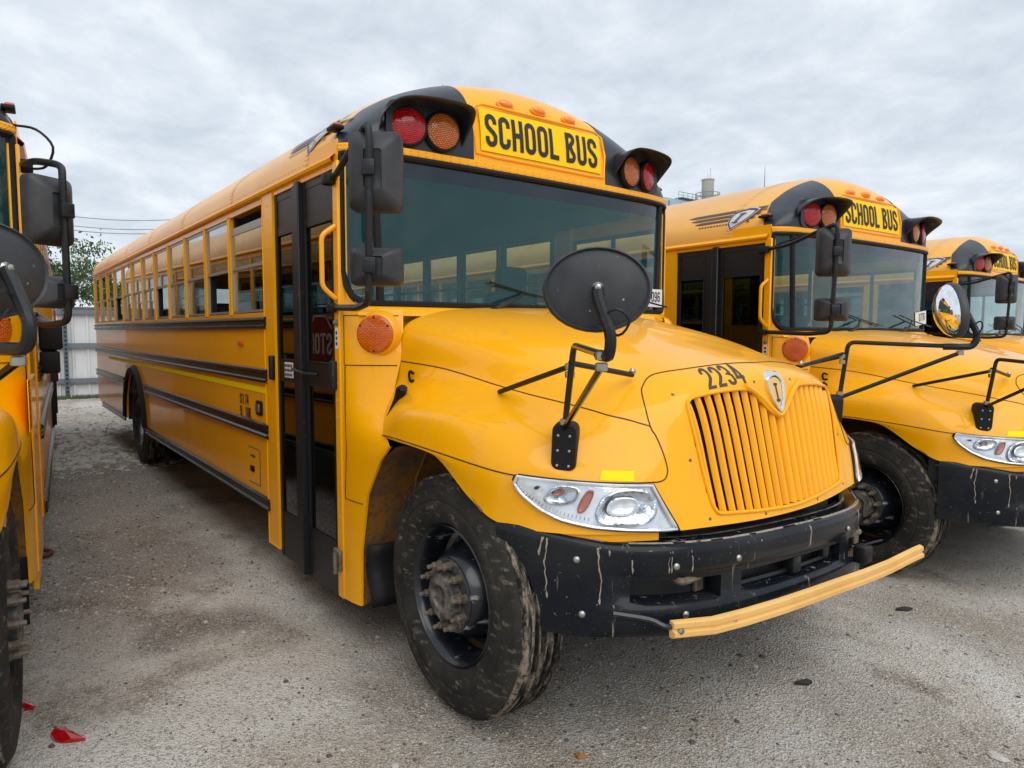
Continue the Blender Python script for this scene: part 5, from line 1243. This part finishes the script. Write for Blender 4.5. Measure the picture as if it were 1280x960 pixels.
# ---------------------------------------------------------------- tree behind the fence
LEAF = [mat('leaf_green', (.065, .12, .028), .55), mat('leaf_light', (.11, .17, .045), .55), mat('leaf_dark', (.035, .07, .02), .6)]
BARK = mat('bark', (.09, .07, .05), .9, bump=(20, .5))
def tree(x, y, h, lab, seed, spread, nl=5200, lean=0):
    rnd = random.Random(seed); root = tag(empty('leafy_tree', (x, y, 0)), lab, 'tree')
    b = MB(); tips = []
    def branch(p, d, l, r, dep):
        pts = [p]; q = p.copy(); dd = d.copy()
        for _ in range(4): dd = (dd+Vector((rnd.gauss(0, .16), rnd.gauss(0, .16), rnd.gauss(.02, .1)))).normalized(); q = q+dd*l/4; pts.append(q.copy())
        b.tube(pts, [r, r*.85, r*.7, r*.6, r*.5], 6 if dep < 2 else 4, cap=False)
        if dep >= 4: tips.append(q); return
        if dep >= 2: tips.append(pts[2])
        for _ in range(3 if dep else 5):
            a = rnd.uniform(0, 2*PI); k = rnd.uniform(.45, .95); nd_ = (dd+Vector((math.cos(a)*k*spread, math.sin(a)*k*spread, rnd.uniform(-.25, .4)))).normalized()
            branch(pts[rnd.choice((2, 3, 4))] if dep else pts[rnd.choice((3, 4, 4))], nd_, l*rnd.uniform(.6, .82), r*.55, dep+1)
    branch(Vector((0, 0, 0)), Vector((lean, 0, 1)), h*.40, h*.022, 0)
    obj('trunk', b, BARK, root)
    b = MB()
    for _ in range(nl):
        c0 = rnd.choice(tips); p = c0+Vector((rnd.gauss(0, .30), rnd.gauss(0, .30), rnd.gauss(0, .24)))*h/7; s_ = rnd.uniform(.045, .10)*h/7*1.15
        R_ = Euler((rnd.uniform(0, 6), rnd.uniform(0, 6), rnd.uniform(0, 6))).to_matrix(); b.mi = rnd.choices((0, 1, 2), (5, 3, 3))[0]
        b.add([p+R_ @ Vector(v)*s_ for v in ((-1, 0, 0), (-.2, .45, .1), (1, 0, 0), (-.2, -.45, .1))], [(0, 1, 2, 3)])
    obj('crown', b, LEAF, root, smooth=0, fix=False)
tree(-23.4, -1.1, 5.0, 'sparse green leafy tree behind the white metal fence', 5, .9, 30000)
# ---------------------------------------------------------------- far plant buildings, wires
BLU = mat('blue_grey_cladding', (.30, .42, .50), .6, noise=[(.2, (.38, .50, .57), .4, .7, (1, 1, 3))]); CON = mat('pale_concrete', (.42, .41, .38), .85, noise=[(.4, (.32, .31, .29), .45, .7)])
GRY = mat('walkway_steel', (.22, .24, .26), .6)
fb = tag(empty('plant_building', (-60, 73, 0)), 'blue grey clad industrial building seen over the roof of the second bus', 'building')
b = MB(); b.box(-6, 0, -9, 6.4, -1, 20.0); b.box(-6.5, -.4, 2, 6.3, 20.01, 20.3); obj('wall', b, BLU, fb, smooth=0)
b = MB()
for y in (-8, -5.5, -3, -.5, 2, 4.5): b.box(0, .12, y, y+.15, -1, 19.65)
obj('cladding_ribs', b, GRY, fb, smooth=0)
b = MB()
for k in range(5): b.tube([(-.3, 2+k, 20.3), (-.3, 2+k, 21.2)], .04, 4)
b.tube([(-.3, 2, 21.2), (-.3, 6, 21.2)], .04, 4); b.tube([(-.3, 2, 20.8), (-.3, 6, 20.8)], .03, 4); b.box(-1, .3, 2, 6.4, 20.3, 20.38); obj('roof_walkway', b, GRY, fb, smooth=0)
sk = tag(empty('concrete_stack', (-60, 81.1, 0)), 'pale concrete stack with a railed platform beside the blue plant building', 'chimney')
b = MB(); b.lathe([(.78, -1), (.74, 20.6), (.86, 20.7), (.86, 23.4), (.93, 23.45), (.93, 23.6)], 20, axis='Z', cap=True); obj('shaft', b, CON, sk)
b = MB(); b.lathe([(.8, 20.3), (1.75, 20.3), (1.75, 20.42), (.8, 20.42)], 16, axis='Z'); 
for a in [i*PI/6 for i in range(12)]: b.tube([(1.7*math.cos(a), 1.7*math.sin(a), 20.4), (1.7*math.cos(a), 1.7*math.sin(a), 21.6)], .05, 4); b.tube([(1.6*math.cos(a), 1.6*math.sin(a), 20.3), (.75*math.cos(a), .75*math.sin(a), 18.6)], .05, 4)
for z in (21.0, 21.6): b.tube([(1.7*math.cos(a), 1.7*math.sin(a), z) for a in [i*PI/8 for i in range(16)]], .05, 4, closed=True)
obj('platform', b, GRY, sk, smooth=0)
b = MB(); b.tube([(.4, 0, 23.5), (.4, 0, 25.2)], .03, 4); b.tube([(-.4, .5, 23.5), (-.4, .5, 24.6)], .03, 4); obj('lightning_rod', b, GRY, sk)
A_, B_ = Vector((-34.17, -5.44, 7.9)), Vector((-35.11, 8.30, 7.9))
for k, (dz, lab) in enumerate(((0, 'topmost of the three overhead wires at the left'), (-.42, 'middle of the three overhead wires at the left'), (-.62, 'lowest of the three overhead wires at the left'))):
    b = MB(); b.tube([A_.lerp(B_, i/24)+Vector((0, 0, dz-1.2*(1-(2*i/24-1)**2))) for i in range(25)], .017, 4); tag(obj('overhead_wire', b, GRY, None), lab, 'wire', 'overhead wires')
for P, lab in ((A_, 'utility pole left of the frame carrying the overhead wires'), (B_, 'utility pole hidden behind the numbered bus carrying the wires')):
    b = MB(); b.tube([(P.x, P.y, -.3), (P.x, P.y, 8.3)], [.16, .11], 10); q = tag(obj('utility_pole', b, BARK, None), lab, 'pole')
    c_ = MB(); c_.box(P.x-.05, P.x+.05, P.y-.7, P.y+.7, 7.75, 7.87); obj('cross_arm', c_, BARK, q, smooth=0)
